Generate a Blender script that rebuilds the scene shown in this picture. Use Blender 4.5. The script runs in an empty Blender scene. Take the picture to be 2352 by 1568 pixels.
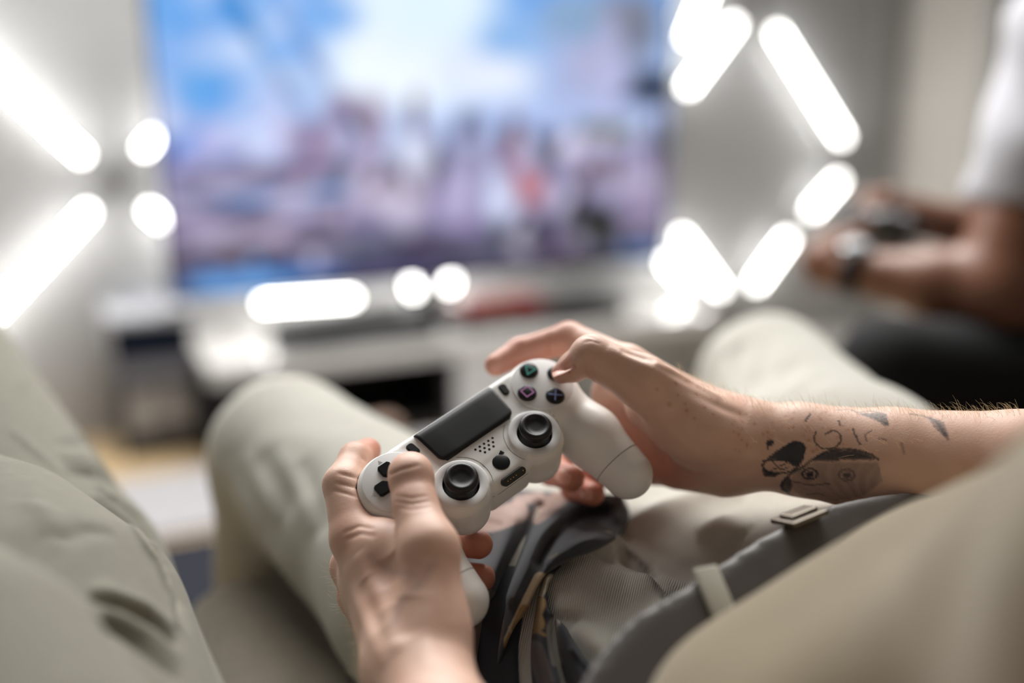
import bpy, bmesh, math, random
import numpy as np
from mathutils import Vector, Matrix
from mathutils.bvhtree import BVHTree

random.seed(7)
rng = np.random.default_rng(7)
C = bpy.context.scene.collection
SC = bpy.context.scene

# ------------------------------------------------------------------ camera, light, exposure
PITCH = math.radians(13.8)
CAM = np.array([0.0, 0.0, 0.88])
FPX = 2352 * 35 / 36
RIGHT = np.array([1.0, 0, 0])
FWD = np.array([0, math.cos(PITCH), -math.sin(PITCH)])
UP = np.array([0, math.sin(PITCH), math.cos(PITCH)])

cd = bpy.data.cameras.new('camera')
cam = bpy.data.objects.new('camera', cd)
C.objects.link(cam)
cam.location = CAM
cam.rotation_euler = (math.pi / 2 - PITCH, 0, 0)
cd.lens = 35
cd.sensor_width = 36
cd.clip_start = 0.01
cd.dof.use_dof = True
cd.dof.focus_distance = 0.545
cd.dof.aperture_fstop = 1.38
SC.camera = cam

SC.view_settings.view_transform = 'Standard'
SC.view_settings.look = 'None'
SC.view_settings.gamma = 1
SC.view_settings.use_curve_mapping = False
SC.view_settings.exposure = 0.04
SC.cycles.use_denoising = True
SC.cycles.sample_clamp_indirect = 6
SC.cycles.max_bounces = 8

world = bpy.data.worlds.new('world')
SC.world = world
world.use_nodes = True
world.node_tree.nodes['Background'].inputs[0].default_value = (1.0, 0.985, 0.96, 1)
world.node_tree.nodes['Background'].inputs[1].default_value = 0.08


def area_light(name, loc, target, size, power, col=(1, 1, 1)):
    l = bpy.data.lights.new(name, 'AREA')
    l.shape = 'RECTANGLE'
    l.size, l.size_y = size
    l.energy = power
    l.color = col
    o = bpy.data.objects.new(name, l)
    C.objects.link(o)
    o.location = loc
    o.rotation_euler = (Vector(target) - Vector(loc)).to_track_quat('-Z', 'Y').to_euler()
    return o


area_light('key_light', (-0.2, 2.15, 2.15), (0.05, 0.6, 0.55), (2.4, 1.0), 86, (1, 0.99, 0.97))  # key light added in front of the television wall; no window there
area_light('ceiling_light', (0.2, 1.75, 2.5), (0.1, 1.3, 0.0), (1.2, 1.0), 24, (1, 0.98, 0.94))


# ------------------------------------------------------------------ helpers: projection
def K(x, y, z):
    """camera axes (right, up, back) in metres -> world"""
    return CAM + x * RIGHT + y * UP - z * FWD


def P(u, v, d):
    return CAM + d * (FWD + (u - 1176) / FPX * RIGHT + (784 - v) / FPX * UP)


def ray(u, v):
    d = FWD + (u - 1176) / FPX * RIGHT + (784 - v) / FPX * UP
    return d / np.linalg.norm(d)


def hit_z(u, v, z):
    d = ray(u, v)
    return CAM + d * ((z - CAM[2]) / d[2])


def project(V):
    q = V - CAM
    dep = q @ FWD
    return 1176 + FPX * (q @ RIGHT) / dep, 784 - FPX * (q @ UP) / dep


# ------------------------------------------------------------------ helpers: materials
def lin(c):
    out = []
    for x in c[:3]:
        x = x / 255
        out.append(x / 12.92 if x <= 0.04045 else ((x + 0.055) / 1.055) ** 2.4)
    return tuple(out)


MATS = {}


def mat(name, rgb=(200, 200, 200), rough=0.5, metal=0.0, attr=False, noise=None, bump=None, wave=None,
        sss=0.0, emit=0.0, coat=0.0, spec=None, sheen=0.0, trans=0.0):
    if name in MATS:
        return MATS[name]
    m = bpy.data.materials.new(name)
    m.use_nodes = True
    nt = m.node_tree
    N, L = nt.nodes, nt.links
    b = N['Principled BSDF']
    col = lin(rgb) + (1,)
    b.inputs['Base Color'].default_value = col
    b.inputs['Roughness'].default_value = rough
    b.inputs['Metallic'].default_value = metal
    b.inputs['Coat Weight'].default_value = coat
    if spec is not None:
        b.inputs['Specular IOR Level'].default_value = spec
    if sheen:
        b.inputs['Sheen Weight'].default_value = sheen
    if trans:
        b.inputs['Transmission Weight'].default_value = trans
    if sss:
        b.inputs['Subsurface Weight'].default_value = sss
        b.inputs['Subsurface Radius'].default_value = (1.0, 0.35, 0.2)
        b.inputs['Subsurface Scale'].default_value = 0.004
    src = None
    tc = N.new('ShaderNodeTexCoord')
    if attr:
        a = N.new('ShaderNodeAttribute')
        a.attribute_name = 'Col'
        src = a.outputs['Color']
    if noise:
        sc, amt = noise
        n = N.new('ShaderNodeTexNoise')
        n.inputs['Scale'].default_value = sc
        n.inputs['Detail'].default_value = 5
        L.new(tc.outputs['Object'], n.inputs['Vector'])
        mr = N.new('ShaderNodeMapRange')
        mr.inputs[1].default_value = 0.25
        mr.inputs[2].default_value = 0.75
        mr.inputs[3].default_value = 1 - amt
        mr.inputs[4].default_value = 1 + amt
        L.new(n.outputs['Fac'], mr.inputs[0])
        vm = N.new('ShaderNodeVectorMath')
        vm.operation = 'SCALE'
        if src:
            L.new(src, vm.inputs[0])
        else:
            vm.inputs[0].default_value = col[:3]
        L.new(mr.outputs[0], vm.inputs['Scale'])
        src = vm.outputs[0]
    if src:
        L.new(src, b.inputs['Base Color'])
    h = None
    if wave:
        # woven twill lines: (scale, strength, rotation)
        sc, st, rotv = wave
        mp = N.new('ShaderNodeMapping')
        mp.inputs['Rotation'].default_value = rotv
        L.new(tc.outputs['Object'], mp.inputs['Vector'])
        w = N.new('ShaderNodeTexWave')
        w.inputs['Scale'].default_value = sc
        w.inputs['Distortion'].default_value = 0.25
        w.inputs['Detail'].default_value = 2
        L.new(mp.outputs[0], w.inputs['Vector'])
        bp = N.new('ShaderNodeBump')
        bp.inputs['Strength'].default_value = st
        bp.inputs['Distance'].default_value = 0.0006
        L.new(w.outputs['Fac'], bp.inputs['Height'])
        h = bp
        if src is not None or True:
            mr2 = N.new('ShaderNodeMapRange')
            mr2.inputs[3].default_value = 1 - 0.16 * st
            mr2.inputs[4].default_value = 1 + 0.08 * st
            L.new(w.outputs['Fac'], mr2.inputs[0])
            vm2 = N.new('ShaderNodeVectorMath')
            vm2.operation = 'SCALE'
            if src:
                L.new(src, vm2.inputs[0])
            else:
                vm2.inputs[0].default_value = col[:3]
            L.new(mr2.outputs[0], vm2.inputs['Scale'])
            L.new(vm2.outputs[0], b.inputs['Base Color'])
    if bump:
        sc, st, dist = bump
        n2 = N.new('ShaderNodeTexNoise')
        n2.inputs['Scale'].default_value = sc
        n2.inputs['Detail'].default_value = 4
        L.new(tc.outputs['Object'], n2.inputs['Vector'])
        bp2 = N.new('ShaderNodeBump')
        bp2.inputs['Strength'].default_value = st
        bp2.inputs['Distance'].default_value = dist
        L.new(n2.outputs['Fac'], bp2.inputs['Height'])
        if h:
            L.new(h.outputs[0], bp2.inputs['Normal'])
        h = bp2
    if h:
        L.new(h.outputs[0], b.inputs['Normal'])
    if emit:
        b.inputs['Emission Strength'].default_value = emit
        if attr:
            L.new(src, b.inputs['Emission Color'])
            b.inputs['Base Color'].default_value = (0.01, 0.01, 0.01, 1)
            for l in list(b.inputs['Base Color'].links):
                L.remove(l)
        else:
            b.inputs['Emission Color'].default_value = col
    MATS[name] = m
    return m


# ------------------------------------------------------------------ helpers: objects
def tag(o, label=None, cat=None, group=None, kind=None):
    if label:
        o['label'] = label
    if cat:
        o['category'] = cat
    if group:
        o['group'] = group
    if kind:
        o['kind'] = kind
    return o


def empty(name, loc=(0, 0, 0), label=None, cat=None, group=None, kind=None):
    o = bpy.data.objects.new(name, None)
    o.empty_display_size = 0.05
    C.objects.link(o)
    o.location = Vector(loc)
    o['_base'] = 1
    del o['_base']
    return tag(o, label, cat, group, kind)


def base_of(parent):
    b = np.zeros(3)
    while parent is not None:
        b = b + np.array(parent.location)
        parent = parent.parent
    return b


def make(name, V, faces, m, parent=None, col=None, smooth=True, local=False):
    """one mesh object; V in world metres (or in the parent's own frame if local)"""
    V = np.asarray(V, dtype=np.float64)
    if parent is not None and not local:
        V = V - base_of(parent)
    me = bpy.data.meshes.new(name)
    if isinstance(faces, np.ndarray):
        n = faces.shape[1]
        me.vertices.add(len(V))
        me.vertices.foreach_set('co', V.astype(np.float32).ravel())
        me.loops.add(faces.size)
        me.loops.foreach_set('vertex_index', faces.astype(np.int32).ravel())
        me.polygons.add(len(faces))
        me.polygons.foreach_set('loop_start', np.arange(0, faces.size, n, dtype=np.int32))
        me.polygons.foreach_set('loop_total', np.full(len(faces), n, dtype=np.int32))
        me.update(calc_edges=True)
        me.validate()
    else:
        me.from_pydata(V.tolist(), [], [list(map(int, f)) for f in faces])
    if smooth:
        me.polygons.foreach_set('use_smooth', np.ones(len(me.polygons), dtype=bool))
    if col is not None:
        ca = me.color_attributes.new('Col', 'FLOAT_COLOR', 'POINT')
        c4 = np.ones((len(V), 4), np.float32)
        c4[:, :3] = col
        ca.data.foreach_set('color', c4.ravel())
    me.materials.append(m)
    o = bpy.data.objects.new(name, me)
    C.objects.link(o)
    if parent is not None:
        o.parent = parent
    return o


def from_bm(name, bm, m, parent=None, smooth=False, M=None, angle=None):
    if M is not None:
        bm.transform(M)
    b = base_of(parent)
    if parent is not None and b.any():
        bmesh.ops.translate(bm, vec=-Vector(b), verts=bm.verts)
    me = bpy.data.meshes.new(name)
    bm.normal_update()
    bm.to_mesh(me)
    bm.free()
    if smooth:
        me.polygons.foreach_set('use_smooth', np.ones(len(me.polygons), dtype=bool))
    me.materials.append(m)
    o = bpy.data.objects.new(name, me)
    C.objects.link(o)
    if parent is not None:
        o.parent = parent
    return o


def box_bm(size, bevel=0.0, seg=2):
    bm = bmesh.new()
    bmesh.ops.create_cube(bm, size=1)
    bmesh.ops.scale(bm, vec=size, verts=bm.verts)
    if bevel:
        bmesh.ops.bevel(bm, geom=bm.edges[:], offset=bevel, segments=seg, affect='EDGES', profile=0.5)
    return bm


def tube_mesh(pts, radii, n=12, caps=True):
    pts = np.asarray(pts, float)
    radii = np.broadcast_to(np.asarray(radii, float), (len(pts),))
    V, Fc = [], []
    t = np.gradient(pts, axis=0)
    t /= np.linalg.norm(t, axis=1)[:, None] + 1e-12
    a = np.cross(t[0], [0.3, 0.5, 0.81])
    a /= np.linalg.norm(a)
    for i in range(len(pts)):
        a = a - t[i] * (a @ t[i])
        a /= np.linalg.norm(a)
        b = np.cross(t[i], a)
        for j in range(n):
            an = 2 * math.pi * j / n
            V.append(pts[i] + radii[i] * (math.cos(an) * a + math.sin(an) * b))
    for i in range(len(pts) - 1):
        for j in range(n):
            Fc.append((i * n + j, i * n + (j + 1) % n, (i + 1) * n + (j + 1) % n, (i + 1) * n + j))
    if caps:
        Fc.append(tuple(range(n))[::-1])
        Fc.append(tuple(range((len(pts) - 1) * n, len(pts) * n)))
    return np.array(V), Fc


def lathe_mesh(prof, n=40):
    V, Fc = [], []
    for r, z in prof:
        for j in range(n):
            a = 2 * math.pi * j / n
            V.append((r * math.cos(a), r * math.sin(a), z))
    for i in range(len(prof) - 1):
        for j in range(n):
            Fc.append((i * n + j, i * n + (j + 1) % n, (i + 1) * n + (j + 1) % n, (i + 1) * n + j))
    Fc.append(tuple(range(n))[::-1])
    Fc.append(tuple(range((len(prof) - 1) * n, len(prof) * n)))
    return np.array(V), [tuple(reversed(f)) for f in Fc]


# ------------------------------------------------------------------ helpers: distance fields -> one continuous mesh
def smin(a, b, k):
    if k <= 0:
        return np.minimum(a, b)
    h = np.maximum(k - np.abs(a - b), 0) / k
    return np.minimum(a, b) - h * h * (k * 0.25)


class Grid:
    def __init__(s, lo, hi, h):
        s.o = np.array(lo, np.float64)
        s.h = h
        s.n = np.ceil((np.array(hi) - s.o) / h).astype(int) + 1
        s.D = np.full(s.n, 9.0, np.float32)

    def sub(s, lo, hi):
        i0 = np.clip(np.floor((lo - s.o) / s.h).astype(int), 0, s.n)
        i1 = np.clip(np.ceil((hi - s.o) / s.h).astype(int) + 1, 0, s.n)
        if (i1 <= i0).any():
            return None
        sl = tuple(slice(a, b) for a, b in zip(i0, i1))
        X = (s.o[0] + s.h * np.arange(i0[0], i1[0])).astype(np.float32)[:, None, None]
        Y = (s.o[1] + s.h * np.arange(i0[1], i1[1])).astype(np.float32)[None, :, None]
        Z = (s.o[2] + s.h * np.arange(i0[2], i1[2])).astype(np.float32)[None, None, :]
        return sl, X, Y, Z

    def cone(s, a, b, ra, rb, k=0.0, w=None, f=1.0, sub=False):
        """smooth union of a round cone; w, f: flatten along axis w by f"""
        a = np.asarray(a, float)
        b = np.asarray(b, float)
        R = max(ra, rb) + k + 4 * s.h
        r = s.sub(np.minimum(a, b) - R, np.maximum(a, b) + R)
        if r is None:
            return
        sl, X, Y, Z = r
        ba = b - a
        L2 = ba @ ba + 1e-12
        px, py, pz = X - a[0], Y - a[1], Z - a[2]
        t = np.clip((px * ba[0] + py * ba[1] + pz * ba[2]) / L2, 0, 1)
        ox, oy, oz = px - t * ba[0], py - t * ba[1], pz - t * ba[2]
        q = ox * ox + oy * oy + oz * oz
        if w is not None:
            w = np.asarray(w, float) / np.linalg.norm(w)
            dw = ox * w[0] + oy * w[1] + oz * w[2]
            q = q + (f * f - 1) * dw * dw
        d = (np.sqrt(q) - (ra + t * (rb - ra))).astype(np.float32)
        if sub:
            s.D[sl] = -smin(-s.D[sl], d, k)
        else:
            s.D[sl] = smin(s.D[sl], d, k)

    def limb(s, pts, rs, k=0.0, **kw):
        for i in range(len(pts) - 1):
            s.cone(pts[i], pts[i + 1], rs[i], rs[i + 1], k, **kw)

    def ball(s, c, r, k=0.0, **kw):
        s.cone(c, np.asarray(c) + 1e-5, r, r, k, **kw)

    def cut(s, p, n):
        """keep the side where (x-p).n < 0"""
        n = np.asarray(n, float) / np.linalg.norm(n)
        _, X, Y, Z = s.sub(s.o, s.o + s.h * (s.n - 1))
        d = ((X - p[0]) * n[0] + (Y - p[1]) * n[1] + (Z - p[2]) * n[2]).astype(np.float32)
        s.D = np.maximum(s.D, d)

    def carve(s, fn, off=0.0):
        idx = np.argwhere(np.abs(s.D) < 0.030)
        pts = s.o + s.h * idx
        d = fn(pts)
        cur = s.D[tuple(idx.T)]
        s.D[tuple(idx.T)] = np.maximum(cur, (off - d).astype(np.float32))

    def mesh(s, smooth=1):
        V, Q = nets(s.D, s.o, s.h)
        if smooth:
            V = relax(V, Q, smooth)
        return V, Q


E12 = [((0, 0, 0), (1, 0, 0)), ((0, 1, 0), (1, 1, 0)), ((0, 0, 1), (1, 0, 1)), ((0, 1, 1), (1, 1, 1)),
       ((0, 0, 0), (0, 1, 0)), ((1, 0, 0), (1, 1, 0)), ((0, 0, 1), (0, 1, 1)), ((1, 0, 1), (1, 1, 1)),
       ((0, 0, 0), (0, 0, 1)), ((1, 0, 0), (1, 0, 1)), ((0, 1, 0), (0, 1, 1)), ((1, 1, 0), (1, 1, 1))]


def nets(D, o, h):
    S = D < 0
    c = np.zeros(np.array(D.shape) - 1, np.int8)
    for i in (0, 1):
        for j in (0, 1):
            for k in (0, 1):
                c += S[i:S.shape[0] - 1 + i, j:S.shape[1] - 1 + j, k:S.shape[2] - 1 + k]
    act = (c > 0) & (c < 8)
    idx = np.argwhere(act)
    vid = np.full(act.shape, -1, np.int64)
    vid[act] = np.arange(len(idx))
    acc = np.zeros((len(idx), 3))
    cnt = np.zeros(len(idx))
    for a, b in E12:
        a, b = np.array(a), np.array(b)
        da = D[tuple((idx + a).T)].astype(np.float64)
        db = D[tuple((idx + b).T)].astype(np.float64)
        m = (da < 0) != (db < 0)
        t = np.where(m, da / np.where(m, da - db, 1), 0)
        acc += m[:, None] * (a + t[:, None] * (b - a))
        cnt += m
    V = o + h * (idx + acc / cnt[:, None])
    Q = []
    # axis x
    m = S[:-1, 1:-1, 1:-1] != S[1:, 1:-1, 1:-1]
    e = np.argwhere(m)
    ins = S[:-1, 1:-1, 1:-1][m]
    i, j, k = e[:, 0], e[:, 1] + 1, e[:, 2] + 1
    q = np.stack([vid[i, j - 1, k - 1], vid[i, j, k - 1], vid[i, j, k], vid[i, j - 1, k]], 1)
    q[~ins] = q[~ins][:, ::-1]
    Q.append(q)
    m = S[1:-1, :-1, 1:-1] != S[1:-1, 1:, 1:-1]
    e = np.argwhere(m)
    ins = S[1:-1, :-1, 1:-1][m]
    i, j, k = e[:, 0] + 1, e[:, 1], e[:, 2] + 1
    q = np.stack([vid[i - 1, j, k - 1], vid[i - 1, j, k], vid[i, j, k], vid[i, j, k - 1]], 1)
    q[~ins] = q[~ins][:, ::-1]
    Q.append(q)
    m = S[1:-1, 1:-1, :-1] != S[1:-1, 1:-1, 1:]
    e = np.argwhere(m)
    ins = S[1:-1, 1:-1, :-1][m]
    i, j, k = e[:, 0] + 1, e[:, 1] + 1, e[:, 2]
    q = np.stack([vid[i - 1, j - 1, k], vid[i, j - 1, k], vid[i, j, k], vid[i - 1, j, k]], 1)
    q[~ins] = q[~ins][:, ::-1]
    Q.append(q)
    Q = np.concatenate(Q)
    Q = Q[(Q >= 0).all(1)]
    return V, Q


def relax(V, Q, it):
    a = Q.ravel()
    b = np.roll(Q, -1, 1).ravel()
    n = len(V)
    deg = np.bincount(a, minlength=n) + np.bincount(b, minlength=n)
    for _ in range(it):
        W = np.stack([np.bincount(a, V[b, i], n) + np.bincount(b, V[a, i], n) for i in range(3)], 1)
        V = 0.5 * V + 0.5 * W / np.maximum(deg, 1)[:, None]
    return V


def normals(V, Q):
    d1 = V[Q[:, 2]] - V[Q[:, 0]]
    d2 = V[Q[:, 3]] - V[Q[:, 1]]
    fn = np.cross(d1, d2)
    N = np.zeros_like(V)
    for c in range(4):
        for i in range(3):
            N[:, i] += np.bincount(Q[:, c], fn[:, i], len(V))
    return N / (np.linalg.norm(N, axis=1)[:, None] + 1e-20)


def largest(V, Q):
    """drop stray islands"""
    lab = np.arange(len(V))
    a, b = Q[:, [0, 1, 2, 3]].ravel(), Q[:, [1, 2, 3, 0]].ravel()
    while True:
        m = np.minimum(lab[a], lab[b])
        new = lab.copy()
        np.minimum.at(new, a, m)
        np.minimum.at(new, b, m)
        new = new[new]
        if (new == lab).all():
            break
        lab = new
    u, c = np.unique(lab, return_counts=True)
    keep = lab == u[c.argmax()]
    remap = np.cumsum(keep) - 1
    Q = remap[Q[keep[Q[:, 0]]]]
    return V[keep], Q


def pdist(V, pts, reach, param=False):
    """distance to a polyline (and how far along it), inf outside reach"""
    out = np.full(len(V), 1e9)
    par = np.zeros(len(V))
    pts = np.asarray(pts, float)
    lo, hi = pts.min(0) - reach, pts.max(0) + reach
    ok = np.where(((V > lo) & (V < hi)).all(1))[0]
    if len(ok):
        W = V[ok]
        best = np.full(len(ok), 1e9)
        bt = np.zeros(len(ok))
        if len(pts) == 1:
            best = np.linalg.norm(W - pts[0], axis=1)
        else:
            sl = np.r_[0, np.cumsum(np.linalg.norm(np.diff(pts, axis=0), axis=1))]
            for i in range(len(pts) - 1):
                a, ba = pts[i], pts[i + 1] - pts[i]
                t = np.clip((W - a) @ ba / (ba @ ba + 1e-15), 0, 1)
                d = np.linalg.norm(W - a - t[:, None] * ba, axis=1)
                m = d < best
                best[m] = d[m]
                bt[m] = ((sl[i] + t * (sl[i + 1] - sl[i])) / (sl[-1] + 1e-12))[m]
        out[ok] = best
        par[ok] = bt
    return (out, par) if param else out


class Surf:
    """a mesh that can be drawn on through the photograph's pixels"""
    def __init__(s, V, Q):
        s.V, s.Q = V, Q
        s.tree()

    def tree(s):
        s.N = normals(s.V, s.Q)
        s.bvh = BVHTree.FromPolygons(s.V.tolist(), s.Q.tolist())

    def at(s, u, v):
        h = s.bvh.ray_cast(Vector(CAM), Vector(ray(u, v)))
        return None if h[0] is None else np.array(h[0])

    def line(s, px, step=7):
        out = []
        px = np.asarray(px, float)
        for a, b in zip(px[:-1], px[1:]):
            n = max(1, int(np.linalg.norm(b - a) / step))
            for i in range(n):
                out.append(s.at(*(a + (b - a) * i / n)))
        out.append(s.at(*px[-1]))
        # break where the surface jumps
        segs, cur = [], []
        for q in out:
            if q is None or (cur and np.linalg.norm(q - cur[-1]) > 0.03):
                if len(cur):
                    segs.append(np.array(cur))
                cur = [] if q is None else [q]
            else:
                cur.append(q)
        if len(cur):
            segs.append(np.array(cur))
        return segs

    def press(s, px, r, amp, taper=True):
        """raise (amp>0) or crease (amp<0) the surface along a pixel polyline"""
        for seg in s.line(px):
            d, t = pdist(s.V, seg, 3 * r, True)
            w = np.exp(-(d / r) ** 2)
            if taper and len(seg) > 2:
                w = w * np.sqrt(np.clip(4 * t * (1 - t), 0, 1))
            s.V = s.V + s.N * (amp * w)[:, None]

    def paint(s, col, px, r, rgb, a=1.0, hard=False, step=7):
        for seg in (s.line(px, step) if len(px) > 1 else [np.array([q]) for q in [s.at(*px[0])] if q is not None]):
            d = pdist(s.V, seg, 3 * r)
            if hard:
                w = a * np.clip((r - d) / (0.5 * r) + 0.5, 0, 1)
            else:
                w = a * np.exp(-(d / r) ** 2)
            col += (np.array(lin(rgb)) - col) * w[:, None]


def unit(v):
    v = np.asarray(v, float)
    return v / np.linalg.norm(v)


def curve_px(pts, n=24):
    """Catmull-Rom through points"""
    p = np.asarray(pts, float)
    p = np.vstack([2 * p[0] - p[1], p, 2 * p[-1] - p[-2]])
    out = []
    for i in range(1, len(p) - 2):
        for t in np.linspace(0, 1, max(3, n // (len(p) - 3)), endpoint=False):
            a, b, c, d = p[i - 1], p[i], p[i + 1], p[i + 2]
            out.append(0.5 * (2 * b + (c - a) * t + (2 * a - 5 * b + 4 * c - d) * t ** 2 + (3 * b - a - 3 * c + d) * t ** 3))
    out.append(p[-2])
    return np.array(out)

# ------------------------------------------------------------------ the room, laid out along the television wall
_l, _r = hit_z(395, 683, 0.38), hit_z(1524, 592, 0.38)
TV_W = 1.43
_s = TV_W / np.linalg.norm(_r - _l)
TV_Z = 0.88 - 0.5 * _s                               # bottom edge of the screen
TV_L, TV_R = hit_z(395, 683, TV_Z), hit_z(1524, 592, TV_Z)
WT = unit((TV_R - TV_L) * [1, 1, 0])                 # along the wall, to the right
WN = np.array([WT[1], -WT[0], 0])                    # out of the wall, into the room
YAW = math.atan2(WT[1], WT[0])
W0 = np.array([TV_L[0], TV_L[1], 0])


def wp(s, q, z):
    return W0 + s * WT + q * WN + np.array([0, 0, z])


def wall_px(u, v, q=0.0):
    """pixel -> (s, z) on the plane q metres in front of the screen plane"""
    d = ray(u, v)
    o = W0 + q * WN
    t = ((o - CAM) @ WN) / (d @ WN)
    h = CAM + d * t - W0
    return h @ WT, h[2]


def wmat(s, q, z, roll=0.0):
    return Matrix.Translation(Vector(wp(s, q, z))) @ Matrix.Rotation(YAW, 4, 'Z') @ Matrix.Rotation(roll, 4, 'Y')


def wbox(name, s0, s1, q0, q1, z0, z1, m, parent=None, bevel=0.004, seg=2):
    """box in wall axes (s along, q out of the wall, z up)"""
    bm = box_bm((s1 - s0, q1 - q0, z1 - z0), bevel, seg)
    return from_bm(name, bm, m, parent, M=wmat((s0 + s1) / 2, (q0 + q1) / 2, (z0 + z1) / 2), smooth=False)


WALL_Q = -0.24
m_wall = mat('wall_paint', (176, 177, 178), 0.75, noise=(3, 0.02))
m_wall2 = mat('side_wall_paint', (206, 203, 197), 0.75, noise=(3, 0.02))
m_floor = mat('floor_boards', (196, 170, 132), 0.35, noise=(14, 0.07))
S_COR = wall_px(2032, 420, WALL_Q)[0]
o = wbox('wall_back', -3.2, S_COR + 0.1, WALL_Q - 0.1, WALL_Q, -0.02, 2.6, m_wall, bevel=0)
tag(o, kind='structure')
o = wbox('wall_right', S_COR, S_COR + 0.1, WALL_Q, 3.6, -0.02, 2.6, m_wall2, bevel=0)
tag(o, kind='structure')
# floor made of separate boards running along the wall where they can be told apart
fl = empty('floor', wp(0.5, 1.5, -0.02), kind='structure')
o = wbox('subfloor', -3.2, S_COR, WALL_Q, 4.6, -0.05, -0.016, mat('subfloor', (120, 100, 75), 0.8), fl, bevel=0)
bm = box_bm((1.6, 0.158, 0.016), 0.0015, 1)
plank_me = None
for row in range(13):
    for c4 in range(4):
        s = -2.5 + c4 * 1.602 + (row % 3) * 0.47
        q = WALL_Q + 0.08 + row * 0.16
        if s > S_COR - 0.8:
            continue
        if plank_me is None:
            ob = from_bm('floor_plank', bm, m_floor)
            plank_me = ob.data
        else:
            ob = bpy.data.objects.new('floor_plank', plank_me)
            C.objects.link(ob)
        ob.parent = fl
        ob.location = Vector(wp(s, q, -0.008)) - Vector(fl.location)
        ob.rotation_euler = (0, 0, YAW)

# dark jamb in the corner and the dark door further right
m_jamb = mat('corner_trim', (150, 150, 148), 0.6)
sj0 = wall_px(1985, 420, WALL_Q)[0]
o = wbox('trim_1', sj0, S_COR + 0.01, WALL_Q, WALL_Q + 0.05, 0, 2.6, m_jamb, bevel=0.006)
tag(o, kind='structure')


def right_wall_q(u, v=100):
    d = ray(u, v)
    o_ = wp(S_COR, 0, 0)
    t = ((o_ - CAM) @ WT) / (d @ WT)
    return (CAM + d * t - W0) @ WN


qd = right_wall_q(2312)
dr = empty('door_1', wp(S_COR - 0.02, qd + 0.5, 0), kind='structure')
m_door = mat('door_dark', (52, 50, 52), 0.5)
wbox('door_panel', S_COR - 0.035, S_COR, qd, qd + 0.95, 0, 2.1, m_door, dr, 0.004)
wbox('door_frame', S_COR - 0.025, S_COR, qd - 0.06, qd, 0, 2.16, mat('door_trim', (170, 168, 164), 0.5), dr, 0.004)
wbox('door_recess', S_COR - 0.05, S_COR - 0.035, qd + 0.15, qd + 0.8, 0.2, 1.95, m_door, dr, 0.004)

# rugs
o = wbox('floor_rug', -1.2, 1.6, 0.15, 0.50, 0.0, 0.012, mat('rug_grey', (176, 174, 176), 0.95, bump=(900, 0.5, 0.002)), bevel=0.004)
tag(o, 'pale grey flat rug on the wooden floor before the low stand', 'rug')
o = wbox('floor_mat', -1.2, 1.6, 0.54, 0.95, 0.0, 0.010, mat('mat_navy', (30, 33, 44), 0.95, bump=(900, 0.5, 0.002)), bevel=0.004)
tag(o, 'dark navy floor mat between the grey rug and the sofa', 'mat')

# ------------------------------------------------------------------ television
tv = empty('television', wp(TV_W / 2, 0, 0.25), 'large flat television with a blue battle scene on the white low stand', 'television')
TV_H = 0.82
m_black = mat('black_plastic', (14, 14, 16), 0.35)
m_gloss = mat('gloss_black', (10, 10, 12), 0.12)
wbox('back_panel', -0.006, TV_W + 0.006, -0.045, -0.004, TV_Z - 0.008, TV_Z + TV_H + 0.008, m_black, tv, 0.006)
wbox('added_glow_strip', 0.04, TV_W - 0.3, -0.075, -0.046, TV_Z + 0.012, TV_Z + 0.03, mat('added_glow', (255, 250, 244), 0.4, emit=11), tv, 0.002)  # unseen glowing strip, added to brighten the stand top and the wall
m_bez = mat('bezel_metal', (70, 78, 95), 0.25, metal=0.8)
bz = empty('bezel', (0, 0, 0))
bz.parent = tv
bz.location = (0, 0, 0)
wbox('bezel_bottom', -0.008, TV_W + 0.008, -0.004, 0.006, TV_Z - 0.010, TV_Z, m_bez, bz, 0.001)
wbox('bezel_top', -0.008, TV_W + 0.008, -0.004, 0.006, TV_Z + TV_H, TV_Z + TV_H + 0.010, m_bez, bz, 0.001)
wbox('bezel_side', -0.008, 0.0, -0.004, 0.006, TV_Z, TV_Z + TV_H, m_bez, bz, 0.001)
wbox('bezel_side', TV_W, TV_W + 0.008, -0.004, 0.006, TV_Z, TV_Z + TV_H, m_bez, bz, 0.001)
# the picture: a colour per point of a fine grid on the flat screen
nx, ny = 150, 86
gs, gz = np.meshgrid(np.linspace(0, TV_W, nx), np.linspace(0, TV_H, ny))
SV = np.array([wp(a, 0.001, TV_Z + b) for a, b in zip(gs.ravel(), gz.ravel())])
pu, pv = project(SV)
SQ = np.array([(j * nx + i, j * nx + i + 1, (j + 1) * nx + i + 1, (j + 1) * nx + i) for j in range(ny - 1) for i in range(nx - 1)])
scol = np.zeros((len(SV), 3))
# vertical ramp of the picture
ramp = [(-200, (110, 160, 225)), (0, (120, 168, 230)), (120, (150, 185, 236)), (260, (172, 190, 232)), (380, (160, 160, 196)), (480, (140, 138, 172)), (560, (120, 121, 150)), (640, (98, 101, 132)), (700, (80, 100, 145))]
for i in range(3):
    scol[:, i] = np.interp(pv, [r[0] for r in ramp], [lin(r[1])[i] for r in ramp])


def blob(u, v, a, b, rgb, w=1.0, rot=0.0, p=3.2):
    a, b = max(13, math.sqrt(max(a * a - 600, 60))), max(11, math.sqrt(max(b * b - 450, 40)))
    w = min(1.0, w * 1.12)
    cu, su = math.cos(math.radians(rot)), math.sin(math.radians(rot))
    x, y = pu - u, pv - v
    x, y = (x * cu + y * su) / a, (-x * su + y * cu) / b
    g = w * np.exp(-(np.abs(x) ** p + np.abs(y) ** p))
    scol[:] += (np.array(lin(rgb)) - scol) * g[:, None]


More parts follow.
